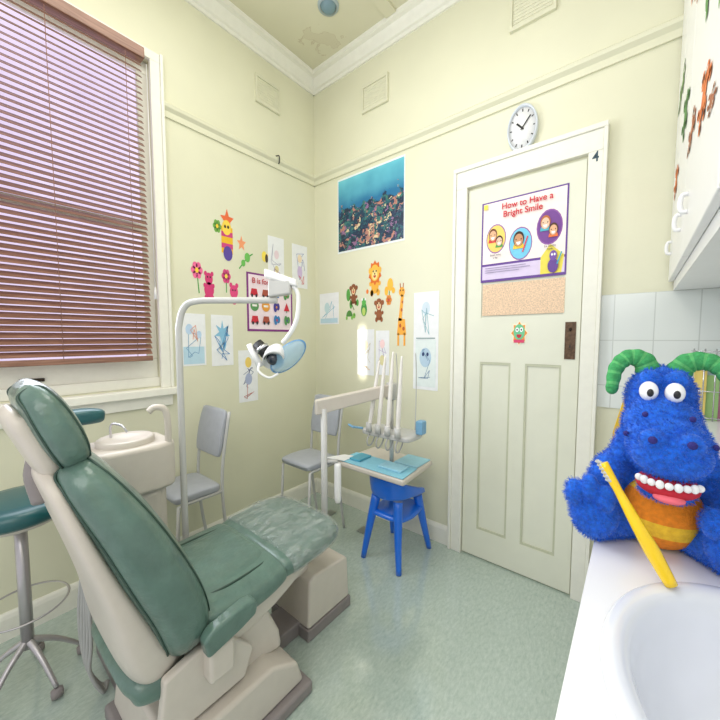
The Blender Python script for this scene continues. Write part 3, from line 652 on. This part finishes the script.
prism('paper_sheet',[(.61,-.51),(.73,-.48),(.73,-.38),(.66,-.40)],2,.559,.561,WHITE,label='white paper sheet hanging over the edge of the tray',cat='paper')

# ---- blue child's chair
kc=empty('childs_chair',(.93,-.25,0),label='small bright blue plastic childrens armchair under the tray',cat='chair')
loft('seat',dense([(.935,-.375,.258,.07,.010),(.935,-.365,.264,.108,.018),(.935,-.25,.256,.122,.024),(.935,-.14,.268,.112,.018),(.935,-.13,.271,.07,.010)]),BLUEP,kc,ex=3.0)
bm=bmesh.new()
U=[(.830,-.13,.36,.018),(.818,-.22,.388,.026),(.820,-.31,.415,.038),(.852,-.378,.432,.054),(.935,-.400,.436,.068),(1.018,-.378,.432,.054),(1.050,-.31,.415,.038),(1.054,-.22,.388,.026),(1.042,-.13,.36,.018)]
prev=None
for p in dense(U,6):
    q=[bm.verts.new((p[0],p[1]-.006,p[2]+p[3])),bm.verts.new((p[0],p[1],p[2])),bm.verts.new((p[0],p[1]+.012,p[2]-p[3]))]
    if prev:
        bm.faces.new([prev[0],q[0],q[1],prev[1]]); bm.faces.new([prev[1],q[1],q[2],prev[2]])
    prev=q
o=from_bm('backrest',bm,BLUEP,kc,smooth=True); md=o.modifiers.new('s','SOLIDIFY'); md.thickness=.022; md.offset=0
md=o.modifiers.new('b','BEVEL'); md.width=.009; md.segments=3
for (x,y,tx,ty,tz) in ((.815,-.412,.862,-.350,.36),(1.055,-.412,1.008,-.350,.36),(1.066,-.098,1.020,-.165,.34),(.806,-.098,.850,-.165,.34)):
    tube('leg',[(x,y,0),((x+tx)/2,(y+ty)/2-.004,.18),(tx,ty,tz)],[.015,.021,.028],BLUEP,kc,seg=14)

# ================================================================== VISITOR CHAIRS
def vchair(x0,x1,yb,yf,label,sz=.46):
    ch=empty('visitor_chair',((x0+x1)/2,(yb+yf)/2,0),label=label,cat='chair',group='grey visitor chairs')
    xm=(x0+x1)/2; hw=(x1-x0)/2
    loft('seat',dense([(xm,yf,sz-.005,.10,.01),(xm,yf+.01,sz-.003,hw,.022),(xm,(yb+yf)/2,sz,hw+.003,.026),(xm,yb-.02,sz-.005,hw,.022),(xm,yb-.01,sz-.005,.10,.01)],2),GREYPAD,ch,ex=5)
    loft('backrest',dense([(xm,yb-.012,.625,.10,.008),(xm,yb-.008,.64,hw-.012,.014),(xm,yb+.01,.75,hw-.01,.016),(xm,yb+.035,.855,hw-.015,.013),(xm,yb+.04,.867,.09,.006)],2),GREYPAD,ch,ex=5)
    for x in (x0+.005,x1-.005):
        tube('leg',[(x,yb+.05,0),(x,yb+.01,.25),(x,yb-.005,.45),(x,yb+.005,.62),(x,yb+.045,.86)],.0085,LGREY,ch)
        tube('leg',[(x,yf-.01,0),(x,yf+.015,sz-.03),(x,yf+.04,sz-.028),(x,yb-.005,sz-.028)],.0085,LGREY,ch,smooth=False)
    return ch
vchair(.055,.33,-.98,-1.22,'grey padded metal visitor chair standing beneath the taped drawings',.475)
vchair(.275,.535,-.31,-.57,'grey padded metal visitor chair standing in the room corner',.49)

# ================================================================== CUSPIDOR UNIT + LIGHT
cu=empty('cuspidor_unit',(.45,-1.44,0),label='beige dental spittoon unit with bowl and water spouts beside the chair',cat='dental unit')
prism('unit_body',[(.38,-1.53),(.56,-1.53),(.575,-1.34),(.38,-1.34)],2,.04,.70,BEIGE,cu,bevel=.03,seg=5)
prism('bowl_housing',[(.39,-1.575),(.56,-1.575),(.588,-1.55),(.598,-1.50),(.602,-1.38),(.593,-1.33),(.565,-1.305),(.405,-1.305),(.370,-1.33),(.360,-1.38),(.360,-1.50),(.368,-1.55)],2,.670,.850,BEIGE,cu,bevel=.042,seg=7)
lathe('spittoon_bowl',[(0,.851),(.05,.853),(.075,.864),(.088,.873),(.095,.867),(.095,.84)],(.480,-1.45,0),BEIGE,cu,sx=.95,sy=1)
tube('rinse_spout',[(.575,-1.335,.83),(.575,-1.335,.93),(.572,-1.345,.975),(.562,-1.375,.985),(.557,-1.395,.97)],.012,BEIGE,cu)
tube('water_spout',[(.415,-1.48,.845),(.415,-1.48,.905),(.425,-1.47,.918),(.455,-1.45,.908),(.465,-1.44,.885)],.0045,CHROME,cu)
prism('lower_apron',[(.40,-1.545),(.56,-1.545),(.585,-1.36),(.40,-1.36)],2,.54,.68,BEIGE,cu,bevel=.032,seg=6)
box('unit_base',(.36,-1.55,0),(.60,-1.32,.04),DGREY,cu,bevel=.006)
lp=empty('dental_light',(.55,-1.27,0),label='dental operating light on a tall curved grey pole',cat='lamp')
px,py=.550,-1.272
J=Vector((.862,-1.022,1.42))
dv=Vector((J.x-px,J.y-py,0))
tube('pole',[(px,py,0),(px,py,.6),(px,py,1.20),(px+.004,py+.003,1.31),(px+.022,py+.018,1.375),(px+.06,py+.05,1.397),(px+dv.x*.5,py+dv.y*.5,1.40),(J.x,J.y,1.40)],.0125,LGREY,lp,seg=14)
lathe('pole_foot',[(0,.03),(.025,.03),(.026,.015),(.027,0)],(px,py,0),DGREY,lp)
bar('arm_knuckle',J+Vector((-.025,-.02,.025)),J+Vector((.045,.035,.03)),.02,.034,LGREY,lp)
bar('arm_hinge',J+Vector((-.03,-.035,.085)),J+Vector((.065,.05,.045)),.016,.018,WHITE,lp)
tube('yoke',[J+Vector((.050,.040,.04)),J+Vector((.066,.052,0)),J+Vector((.064,.050,-.08)),J+Vector((.045,.036,-.14)),J+Vector((.015,.012,-.19))],.009,WHITE,lp)
hc=J+Vector((-.005,-.012,-.240))
hd=empty('lamp_head',hc,parent=lp)
ax=Vector((.35,-.55,-.75)).normalized()
q=Vector((0,0,1)).rotation_difference(ax).to_matrix().to_4x4()
lathe('lamp_housing',[(0,-.03),(.045,-.028),(.064,-.010),(.070,.008),(.068,.026),(.061,.030),(.058,.018),(0,.010)],hc,WHITE,hd,sx=.62,sy=1,rot=q)
ellip('lamp_lens',hc+ax*.014,(.030,.030,.030),mat('dark_lens',(40,48,60),.1,coat=.6),hd)
tube('lamp_motor',[hc+Vector((-.055,-.045,.050)),hc+Vector((-.015,-.020,.0))],[.021,.027],BLACK,hd,smooth=False,seg=18)
tube('motor_ring',[hc+Vector((-.040,-.034,.032)),hc+Vector((-.032,-.030,.022))],[.0275,.0275],CHROME,hd,smooth=False,seg=18)
tube('lamp_cap',[hc+Vector((-.08,-.065,.045)),hc+Vector((-.04,-.04,-.045))],[.011,.015],WHITE,hd,smooth=False,seg=14)
SHI=mat('blue_clear_shield',(165,210,236),.08,alpha=.42,coat=.6)
ax2=Vector((.62,-.62,-.30)).normalized(); q2=Vector((0,0,1)).rotation_difference(ax2).to_matrix().to_4x4()
lathe('lamp_shield',[(.0,.030),(.05,.028),(.080,.018),(.086,.012),(.082,.010),(.05,.024),(0,.027)],hc+Vector((.048,.030,.0)),SHI,hd,sx=.5,sy=1.05,rot=q2)
lathe('shield_rim',[(.084,.016),(.088,.012),(.084,.008),(.080,.012),(.084,.016)],hc+Vector((.048,.030,.0)),mat('blue_rim',(90,150,200),.3),hd,sx=.5,sy=1.05,rot=q2)
tube('lamp_handle',[hc+Vector((-.03,-.05,-.03)),hc+Vector((-.02,-.062,-.06)),hc+Vector((.015,-.04,-.085)),hc+Vector((.035,-.01,-.07))],.005,WHITE,hd)

# ================================================================== STOOL
st=empty('operator_stool',(.30,-1.76,0),label='dark teal padded operator stool with backrest on a grey wheeled base',cat='stool')
SXC,SYC=.33,-1.735
lathe('seat',[(0,.695),(.10,.695),(.145,.688),(.160,.670),(.157,.645),(.133,.628),(0,.626)],(SXC,SYC,0),TEAL,st)
lathe('seat_pan',[(0,.628),(.12,.628),(.11,.61),(0,.605)],(SXC,SYC,0),BEIGE,st)
loft('backrest',dense([(.44,-1.64,.965,.02,.016),(.44,-1.63,.965,.035,.026),(.44,-1.575,.967,.04,.030),(.44,-1.52,.962,.035,.026),(.44,-1.505,.96,.02,.016)],2),TEAL,st)
tube('back_support',[(.44,-1.58,.945),(.43,-1.59,.86),(.39,-1.64,.68),(SXC+.02,SYC+.02,.615)],.009,SATIN,st)
tube('gas_column',[(SXC,SYC,.61),(SXC,SYC,.14)],.018,SATIN,st,smooth=False)
for i in range(5):
    a=math.radians(20+72*i); ex,ey=SXC+.15*math.cos(a),SYC+.15*math.sin(a)
    tube('foot_leg',[(SXC,SYC,.17),((SXC+ex)/2,(SYC+ey)/2,.12),(ex,ey,.04)],[.012,.009,.007],SATIN,st)
    lathe('caster',[(0,.018),(.014,.016),(.018,.006),(.018,-.006),(.014,-.016),(0,-.018)],(ex,ey,.020),DGREY,st,rot=Matrix.Rotation(math.radians(90),4,'X'),seg=16)
lathe('foot_ring',[(.115,.30),(.119,.304),(.123,.30),(.119,.296),(.115,.30)],(SXC,SYC,0),SATIN,st)
for i in range(5):
    tube('cuspidor_hose',[(.49+.013*i,-1.545,.60),(.515+.011*i,-1.595,.50),(.520+.016*i,-1.622+.004*i,.30-.02*i),(.535+.014*i,-1.615,.12),(.555+.012*i,-1.585,.03),(.56,-1.56,.02)],.006,HOSE,cu)

for x,y in ((.62,-.20),(.30,-.18)):
    box('floor_outlet',(x,y-.04,0),(x+.06,y+.03,.006),mat('outlet_steel',(150,155,150),.35,metal=.4),label='small square steel floor outlet plate set on the vinyl floor',cat='floor outlet',bevel=.002,group='floor outlets')

# ================================================================== RIGHT SIDE
CZ=.94; FX=1.945
BX,BY=2.105,-1.455; BRX,BRY=.138,.178
LAM=mat('white_laminate',(236,237,240),.2,nz=.005,coat=.3)
def worktop():
    bm=bmesh.new(); n=64
    hx,hy=BRX-.008,BRY-.008
    x0,x1,y0,y1=FX,XR-.002,BY-.26,BY+.26
    for zz in (CZ,CZ-.035):
        inner=[];outer=[]
        for k in range(n):
            a=2*math.pi*k/n; c,s=math.cos(a),math.sin(a)
            inner.append(bm.verts.new((BX+hx*c,BY+hy*s,zz)))
            tx=((x1-BX)/c if c>1e-6 else ((x0-BX)/c if c<-1e-6 else 1e9)); ty=((y1-BY)/s if s>1e-6 else ((y0-BY)/s if s<-1e-6 else 1e9))
            t=min(tx,ty); outer.append(bm.verts.new((BX+c*t,BY+s*t,zz)))
        for k in range(n):
            bm.faces.new([inner[k],inner[(k+1)%n],outer[(k+1)%n],outer[k]])
        if zz==CZ: top=inner
        else:
            for k in range(n): bm.faces.new([top[k],top[(k+1)%n],inner[(k+1)%n],inner[k]])
    for (a,b) in ((y1,-.001),(YB,y0)):
        for zz in (CZ,CZ-.035):
            bm.faces.new([bm.verts.new(p) for p in ((x0,a,zz),(x1,a,zz),(x1,b,zz),(x0,b,zz))])
    bm.faces.new([bm.verts.new(p) for p in ((x0,YB,CZ),(x0,-.001,CZ),(x0,-.001,CZ-.035),(x0,YB,CZ-.035))])
    bm.faces.new([bm.verts.new(p) for p in ((x0,-.001,CZ),(x1,-.001,CZ),(x1,-.001,CZ-.035),(x0,-.001,CZ-.035))])
    bmesh.ops.remove_doubles(bm,verts=bm.verts,dist=1e-5)
    return from_bm('worktop',bm,LAM,label='white laminate worktop with rounded edge and inset basin',cat='worktop')
worktop()
bc_=empty('base_cabinet',(2.12,-1.2,0),label='white base cabinet with plain doors beneath the worktop',cat='cabinet')
boxes('body',[((1.975,YB,.08),(1.99,-.035,CZ-.037)),((1.99,YB,.08),(2.285,-.05,.10)),((2.27,YB,.10),(2.285,-.05,CZ-.037)),((1.99,-.05,.10),(2.285,-.035,CZ-.037))],WHITE,bc_)
box('plinth',(2.0,YB,0),(2.285,-.035,.08),LGREY,bc_)
for i in range(5):
    d=box('door',(1.96,-.50-.47*i,.10),(1.975,-.045-.47*i,CZ-.06),WHITE,bc_,bevel=.004)
    box('handle',(1.95,-.10-.47*i,.75),(1.96,-.085-.47*i,.85),CHROME,d,bevel=.003)
bsn=empty('basin',(BX,BY,CZ),label='white oval ceramic hand basin set into the worktop',cat='sink')
CER=mat('white_ceramic',(222,225,233),.1,nz=.005,coat=.5)
lathe('basin_bowl',[(0,-.11),(.15,-.108),(.40,-.102),(.60,-.085),(.72,-.055),(.79,-.022),(.825,-.003),(.85,.004),(.90,.0075),(.965,.0065),(.99,.004),(1.0,.0005)],(BX,BY,CZ),CER,bsn,sx=BRX,sy=BRY,seg=72)
lathe('drain',[(0,.004),(.016,.004),(.02,0)],(BX,BY,CZ-.109),CHROME,bsn)
uc=empty('wall_cupboard',(2.18,-.8,1.44),label='white wall cupboard with ring handles and animal stickers above the worktop',cat='cabinet')
box('body',(2.085,-1.75,1.44),(2.298,-.01,3.0),WHITE,uc)
for y1,y0,hy in ((-.012,-.25,-.10),(-.255,-.56,-.47),(-.565,-1.12,-.66),(-1.125,-1.70,-1.62)):
    d=box('door',(2.068,y0,1.475),(2.085,y1,2.98),WHITE,uc,bevel=.003)
    tube('handle',[(2.068,hy,1.615),(2.057,hy,1.613),(2.053,hy,1.593),(2.057,hy,1.573),(2.068,hy,1.571)],.0058,WHITE,d)
KY=2.3
def gecko(a,z,s,rot,c,lab,wide=.30):
    s*=.88
    cr,sr=math.cos(rot),math.sin(rot)
    def T(p): return (a+(p[0]*cr-p[1]*sr)*s*KY,z+(p[0]*sr+p[1]*cr)*s)
    body=[T(p) for p in circ(0,0,.55,k=.6,s=1)]; head=[T((x,y)) for x,y in circ(0,.62,.28,k=1)]
    sh=[([body,head],c)]
    st=[]
    for q in ([(0,-.4),(.1,-.8),(-.05,-1.15)],[(.1,.3),(.55,.5),(.6,.8)],[(-.1,.3),(-.55,.45),(-.7,.15)],[(.1,-.3),(.5,-.5),(.7,-.3)],[(-.1,-.3),(-.5,-.45),(-.5,-.85)]):
        st+=[[T(p) for p in poly] for poly in stroke(q,wide)]
        st.append([T(p) for p in circ(q[-1][0],q[-1][1],.17,k=1)])
    sh.append((st,c)); sh.append(([[T(p) for p in circ(.1,.68,.07,k=1)],[T(p) for p in circ(-.1,.68,.07,k=1)]],(250,250,240)))
    art('cupboard_sticker','C',sh,label=lab,cat='sticker',thick=False,base=.0012,step=.0003,group='stickers on the wall cupboard')
def leafy(a,z,s,c,lab):
    art('cupboard_sticker','C',[([circ(a,z,s*.55,k=KY*.5,s=1.2),circ(a+s*.6,z+s*.6,s*.4,k=KY*.5,s=1.2),circ(a-s*.6,z+s*.6,s*.4,k=KY*.5,s=1.2)],c),(stroke([(a,z-s),(a,z+s*.6)],.03),c)],label=lab,cat='sticker',thick=False,base=.0012,step=.0003,group='stickers on the wall cupboard')
G1=(84,140,66); O1=(228,120,50); B1=(186,112,72); G2=(120,160,90)
gecko(-.88,1.74,.055,.4,O1,'orange lizard sticker on the cupboard door')
gecko(-1.0,1.665,.026,2.6,B1,'brown lizard sticker on the cupboard door')
gecko(-.42,1.93,.065,.2,G1,'green frog sticker on the cupboard door')
gecko(-.66,1.77,.045,.9,B1,'brown gecko sticker on the cupboard door')
gecko(-.20,2.12,.06,1.2,G2,'pale green gecko sticker on the cupboard door')
gecko(-.17,1.82,.055,.3,O1,'orange gecko sticker on the cupboard door')
leafy(-.84,1.97,.06,G1,'green leaf sticker on the cupboard door')
leafy(-.42,2.30,.06,O1,'orange leaf sticker on the cupboard door')
leafy(-1.03,1.84,.035,G2,'small pale green leaf sticker on the cupboard door')
gecko(-.66,2.16,.065,-.6,B1,'brown frog sticker on the cupboard door')
# wire rack
rk=empty('wire_rack',(2.21,-.05,.96),label='small wire rack holding coloured leaflets beside the tiles',cat='rack')
W=[]
for i in range(5): W.append(([(2.15+i*.03,-.075,CZ),(2.15+i*.03,-.075,1.21)],.0022))
for z in (.95,1.05,1.13,1.20): W.append(([(2.15,-.075,z),(2.27,-.075,z),(2.27,-.012,z)],.0022)); W.append(([(2.15,-.075,z),(2.15,-.012,z)],.0022))
tubes('wire_frame',W,CHROME,rk,smooth=False,seg=6)
for i,(c,l,x0,x1,zt) in enumerate((((240,215,120),'yellow',2.155,2.19,1.17),((160,200,130),'green',2.19,2.225,1.11),((190,215,225),'pale blue',2.165,2.215,1.19),((225,140,180),'pink',2.225,2.265,1.15))):
    box('leaflet',(x0,-.066+i*.010,CZ),(x1,-.061+i*.010,zt),ink(c),label=l+' leaflet standing in the wire rack',cat='leaflet')
pk=empty('display_box',(1.975,-1.06,CZ),label='yellow and blue cardboard display box standing on the worktop',cat='box')
prism('display_card',[(1.949,CZ),(1.998,CZ),(1.998,1.12),(1.982,1.168),(1.970,1.145),(1.954,1.07)],1,-1.075,-1.035,mat('yellow_card',(250,205,50),.6),pk)
prism('display_panel',[(1.953,.97),(1.994,.97),(1.992,1.09),(1.975,1.115),(1.957,1.05)],1,-1.080,-1.074,mat('blue_card',(40,90,190),.6),pk)

# ================================================================== PLUSH DRAGON
toy=empty('plush_dragon',(2.015,-1.20,CZ),label='blue plush dragon with green horns sitting on the worktop',cat='plush toy')
FUR=mat('royal_blue_plush',(18,98,208),.9,nz=.30,scale=180,bump=0,sheen=.2)
FG=mat('green_plush',(64,158,92),.9,nz=.2,scale=150,bump=.3,bscale=400)
FGL=mat('light_green_plush',(92,178,106),.9,nz=.2,scale=150,bump=.3,bscale=400)
FO=mat('orange_plush',(245,140,30),.9,nz=.15,scale=150,bump=.4,bscale=400)
FY=mat('yellow_plush',(252,196,50),.9,nz=.15,scale=150,bump=.4,bscale=400)
FP=mat('purple_spot_plush',(48,44,120),.95,bump=.4,bscale=400)
FR=mat('red_felt',(190,36,54),.9)
bm=bmesh.new()
E=lambda c,r,rot=None: ell(bm,c,r,rot,seg=24)
E((2.020,-1.195,1.008),(.060,.048,.068))
E((2.018,-1.19,1.085),(.042,.04,.05))
E((2.013,-1.205,1.162),(.041,.040,.047))
E((2.014,-1.238,1.128),(.043,.044,.044))
E((2.020,-1.262,1.106),(.046,.043,.042))
E((2.023,-1.282,1.098),(.042,.033,.032))
E((2.004,-1.302,1.119),(.015,.013,.015)); E((2.040,-1.302,1.119),(.015,.013,.015))
E((2.000,-1.235,1.190),(.014,.012,.016)); E((2.028,-1.235,1.190),(.014,.012,.016))
E((2.022,-1.264,1.042),(.030,.026,.010))
for s,hx,hy,hz in ((-1,1.957,-1.225,1.045),(1,2.085,-1.225,1.04)):
    sx=2.018+s*.035
    for t in (0,.25,.5,.75,1):
        E((sx+(hx-sx)*t,-1.195+(hy+1.195)*t,1.09+(hz-1.09)*t-.012*math.sin(t*3.14)),(.021,.021,.026))
    E((hx+s*.004,hy-.012,hz-.012),(.022,.02,.028))
for s,fx,fy,fz in ((-1,1.943,-1.250,.982),(1,2.092,-1.245,.982)):
    sx=2.020+s*.035
    for t in (0,.33,.66,1):
        E((sx+(fx-sx)*t,-1.205+(fy+1.205)*t,.971),(.028,.026,.029))
    E((fx,fy-.010,fz+.006),(.032,.020,.040))
    for k in (-1,0,1):
        E((fx+k*.020-.005,fy-.024,fz+.046-.012*abs(k)),(.012,.013,.021))
for t in range(6): E((2.04+.012*t,-1.15+.012*t,.967-.002*t),(.026-.003*t,.03-.003*t,.024-.003*t))
for v in bm.verts:
    if v.co.z<CZ+.003: v.co.z=CZ+.003
body=from_bm('body',bm,FUR,toy,smooth=True,recalc=False)
md=body.modifiers.new('rm','REMESH'); md.mode='VOXEL'; md.voxel_size=.0026; md.use_smooth_shade=True
md=body.modifiers.new('sm','SMOOTH'); md.iterations=9; md.factor=.6
try:
    bpy.context.view_layer.update()
    dg=bpy.context.evaluated_depsgraph_get()
    nm=bpy.data.meshes.new_from_object(body.evaluated_get(dg))
    body.modifiers.clear(); body.data=nm
    for p in nm.polygons: p.use_smooth=True
    ps=body.modifiers.new('fur','PARTICLE_SYSTEM'); s_=ps.particle_system.settings
    s_.type='HAIR'; s_.count=32000; s_.hair_length=.0036; s_.hair_step=2; s_.render_step=2; s_.display_step=2
    s_.emit_from='FACE'; s_.distribution='RAND'; s_.use_even_distribution=True
    s_.factor_random=.0006; s_.normal_factor=.003; s_.tangent_factor=.0
    s_.hair_length=.0036
    s_.root_radius=1.0; s_.tip_radius=.35; s_.radius_scale=.0006; s_.material=1
    s_.use_advanced_hair=True
except Exception as ex_:
    print('fur skipped',ex_)
bm=bmesh.new(); seg=28; rings=24; cb=Vector((2.021,-1.209,1.000)); rb=(.050,.050,.060)
rr=[]
for i in range(rings+1):
    ph=math.pi*i/rings-math.pi/2; rr.append([bm.verts.new((cb.x+rb[0]*math.cos(ph)*math.cos(2*math.pi*k/seg),cb.y+rb[1]*math.cos(ph)*math.sin(2*math.pi*k/seg),cb.z+rb[2]*math.sin(ph))) for k in range(seg)])
for i in range(rings):
    for k in range(seg):
        f=bm.faces.new([rr[i][k],rr[i][(k+1)%seg],rr[i+1][(k+1)%seg],rr[i+1][k]]); f.material_index=1 if (i%8) in (0,1,2) else 0; f.smooth=True
bmesh.ops.remove_doubles(bm,verts=bm.verts,dist=1e-5)
for v in bm.verts:
    if v.co.z<CZ+.002: v.co.z=CZ+.002
from_bm('belly',bm,[FO,FY],toy)
for s,x in ((-1,1.999),(1,2.026)):
    e=ellip('eye',(x,-1.253,1.176),(.0108,.0115,.0138),mat('eye_white',(250,250,250),.15,nz=.0,coat=.6),toy)
    ellip('pupil',(x+.0015,-1.2635,1.175),(.0038,.0028,.0055),BLACK,e)
for s,x in ((-1,2.004),(1,2.040)):
    ellip('nostril',(x,-1.3155,1.122),(.0048,.004,.0048),FP,toy)
ellip('mouth',(2.022,-1.278,1.057),(.033,.032,.016),FR,toy)
ellip('tongue',(2.023,-1.302,1.047),(.016,.011,.006),mat('pink_felt',(235,110,125),.9),toy)
for i in range(9):
    a=math.radians(-60+15*i)
    ellip('tooth',(2.022+.0335*math.sin(a),-1.279-.0325*math.cos(a),1.0655),(.0044,.0026,.0048+.0010*(i%2)),WHITE,toy)
for pts in ([(2.002,-1.205,1.190),(1.992,-1.205,1.215),(1.974,-1.208,1.220),(1.960,-1.213,1.203),(1.956,-1.22,1.172)],[(2.025,-1.205,1.190),(2.041,-1.203,1.214),(2.063,-1.205,1.216),(2.080,-1.210,1.199),(2.088,-1.218,1.166)]):
    P=catmull(pts,16); n=len(P)
    R=[(.0160+(.0080-.0160)*i/(n-1))*(1+.045*math.cos(i*2*math.pi/8)) for i in range(n)]
    bm=bmesh.new(); add_tube(bm,P,R,16,smooth=False); ell(bm,P[-1],(.0080,.0080,.0092),seg=12)
    bm.faces.ensure_lookup_table()
    for fi,f in enumerate(bm.faces):
        if fi<(n-1)*16 and ((fi//16)%8) in (3,4): f.material_index=1
    from_bm('horn',bm,[FG,FGL],toy)
for (x,y,z) in ((1.996,-1.283,1.148),(2.042,-1.283,1.148),(1.977,-1.280,1.118),(2.064,-1.282,1.116)):
    ellip('spot',(x,y,z),(.0034,.0034,.0038),FP,toy)

tb=empty('toothbrush',(2.02,-1.30,CZ),label='large yellow demonstration toothbrush leaning on the plush dragon',cat='toothbrush')
YB_=mat('yellow_gloss_plastic',(250,208,10),.25,coat=.4)
A=Vector((2.028,-1.330,.951)); B=Vector((1.954,-1.312,1.080))
pts=[A,A.lerp(B,.25),A.lerp(B,.5)+Vector((0,-.002,0)),A.lerp(B,.75),B]
tube('brush_handle',pts,[.0070,.0090,.0072,.0052,.0065],YB_,tb)
d=(B-A).normalized(); bm=bmesh.new()
side=Vector((-.55,-.2,.35)).normalized()
for i in range(6):
    for jx in (-1,0,1):
        p=B-d*(.003+i*.005)+d.cross(side)*.003*jx; add_tube(bm,[p,p+side*.010],.0022,6,smooth=False)
from_bm('bristles',bm,mat('pale_bristle',(195,195,188),.7),tb)

# ================================================================== LIGHTS
def area(name,loc,rot,size,size_y,power,col=(1,1,1),spread=180):
    l=bpy.data.lights.new(name,'AREA'); l.shape='RECTANGLE'; l.size=size; l.size_y=size_y; l.energy=power; l.color=col; l.spread=math.radians(spread)
    o=bpy.data.objects.new(name,l); o.location=loc; o.rotation_euler=[math.radians(a) for a in rot]; COL.objects.link(o); return o
area('overhead_fill',(1.1,-1.3,3.12),(0,0,0),1.0,1.0,14,(1,.97,.93))  # added soft fill from overhead; the room has no such panel
area('window_daylight',(.13,-1.55,1.9),(0,-90,0),1.2,.8,21,(.86,.91,1))  # area lamp added inside the blind, standing in for daylight through the window
area('room_fill',(1.9,-2.5,2.1),(62,0,28),1.2,1.2,11,(1,.98,.95))  # added soft fill from behind the camera, not a lamp of the room
l=area('added_sun_streak_light',(.10,-1.10,1.30),(0,0,0),.02,.36,.10,(1,.94,.80),spread=5)  # added narrow lamp inside the room, imitating a sun streak on the back wall
dirv=Vector((.475,0,1.15))-Vector((.10,-1.10,1.30)); l.rotation_euler=dirv.to_track_quat('-Z','Y').to_euler()
w=bpy.data.worlds.new('world'); scene.world=w; w.use_nodes=True
w.node_tree.nodes['Background'].inputs[0].default_value=(.96,.96,1,1); w.node_tree.nodes['Background'].inputs[1].default_value=.82

# ================================================================== CAMERA
F=340.0; yaw=math.radians(39.27); pitch=math.atan(22/340.0)
C=Vector((1.985,-1.873,1.25))
fw=Vector((-math.sin(yaw)*math.cos(pitch), math.cos(yaw)*math.cos(pitch), -math.sin(pitch)))
rt=Vector((math.cos(yaw), math.sin(yaw),0)); up=rt.cross(fw)
cam=bpy.data.objects.new('camera',bpy.data.cameras.new('camera')); COL.objects.link(cam)
cam.data.sensor_width=36; cam.data.lens=36*F/720; cam.data.clip_start=.02
cam.matrix_world=Matrix((( rt.x,up.x,-fw.x,C.x),(rt.y,up.y,-fw.y,C.y),(rt.z,up.z,-fw.z,C.z),(0,0,0,1)))
scene.camera=cam
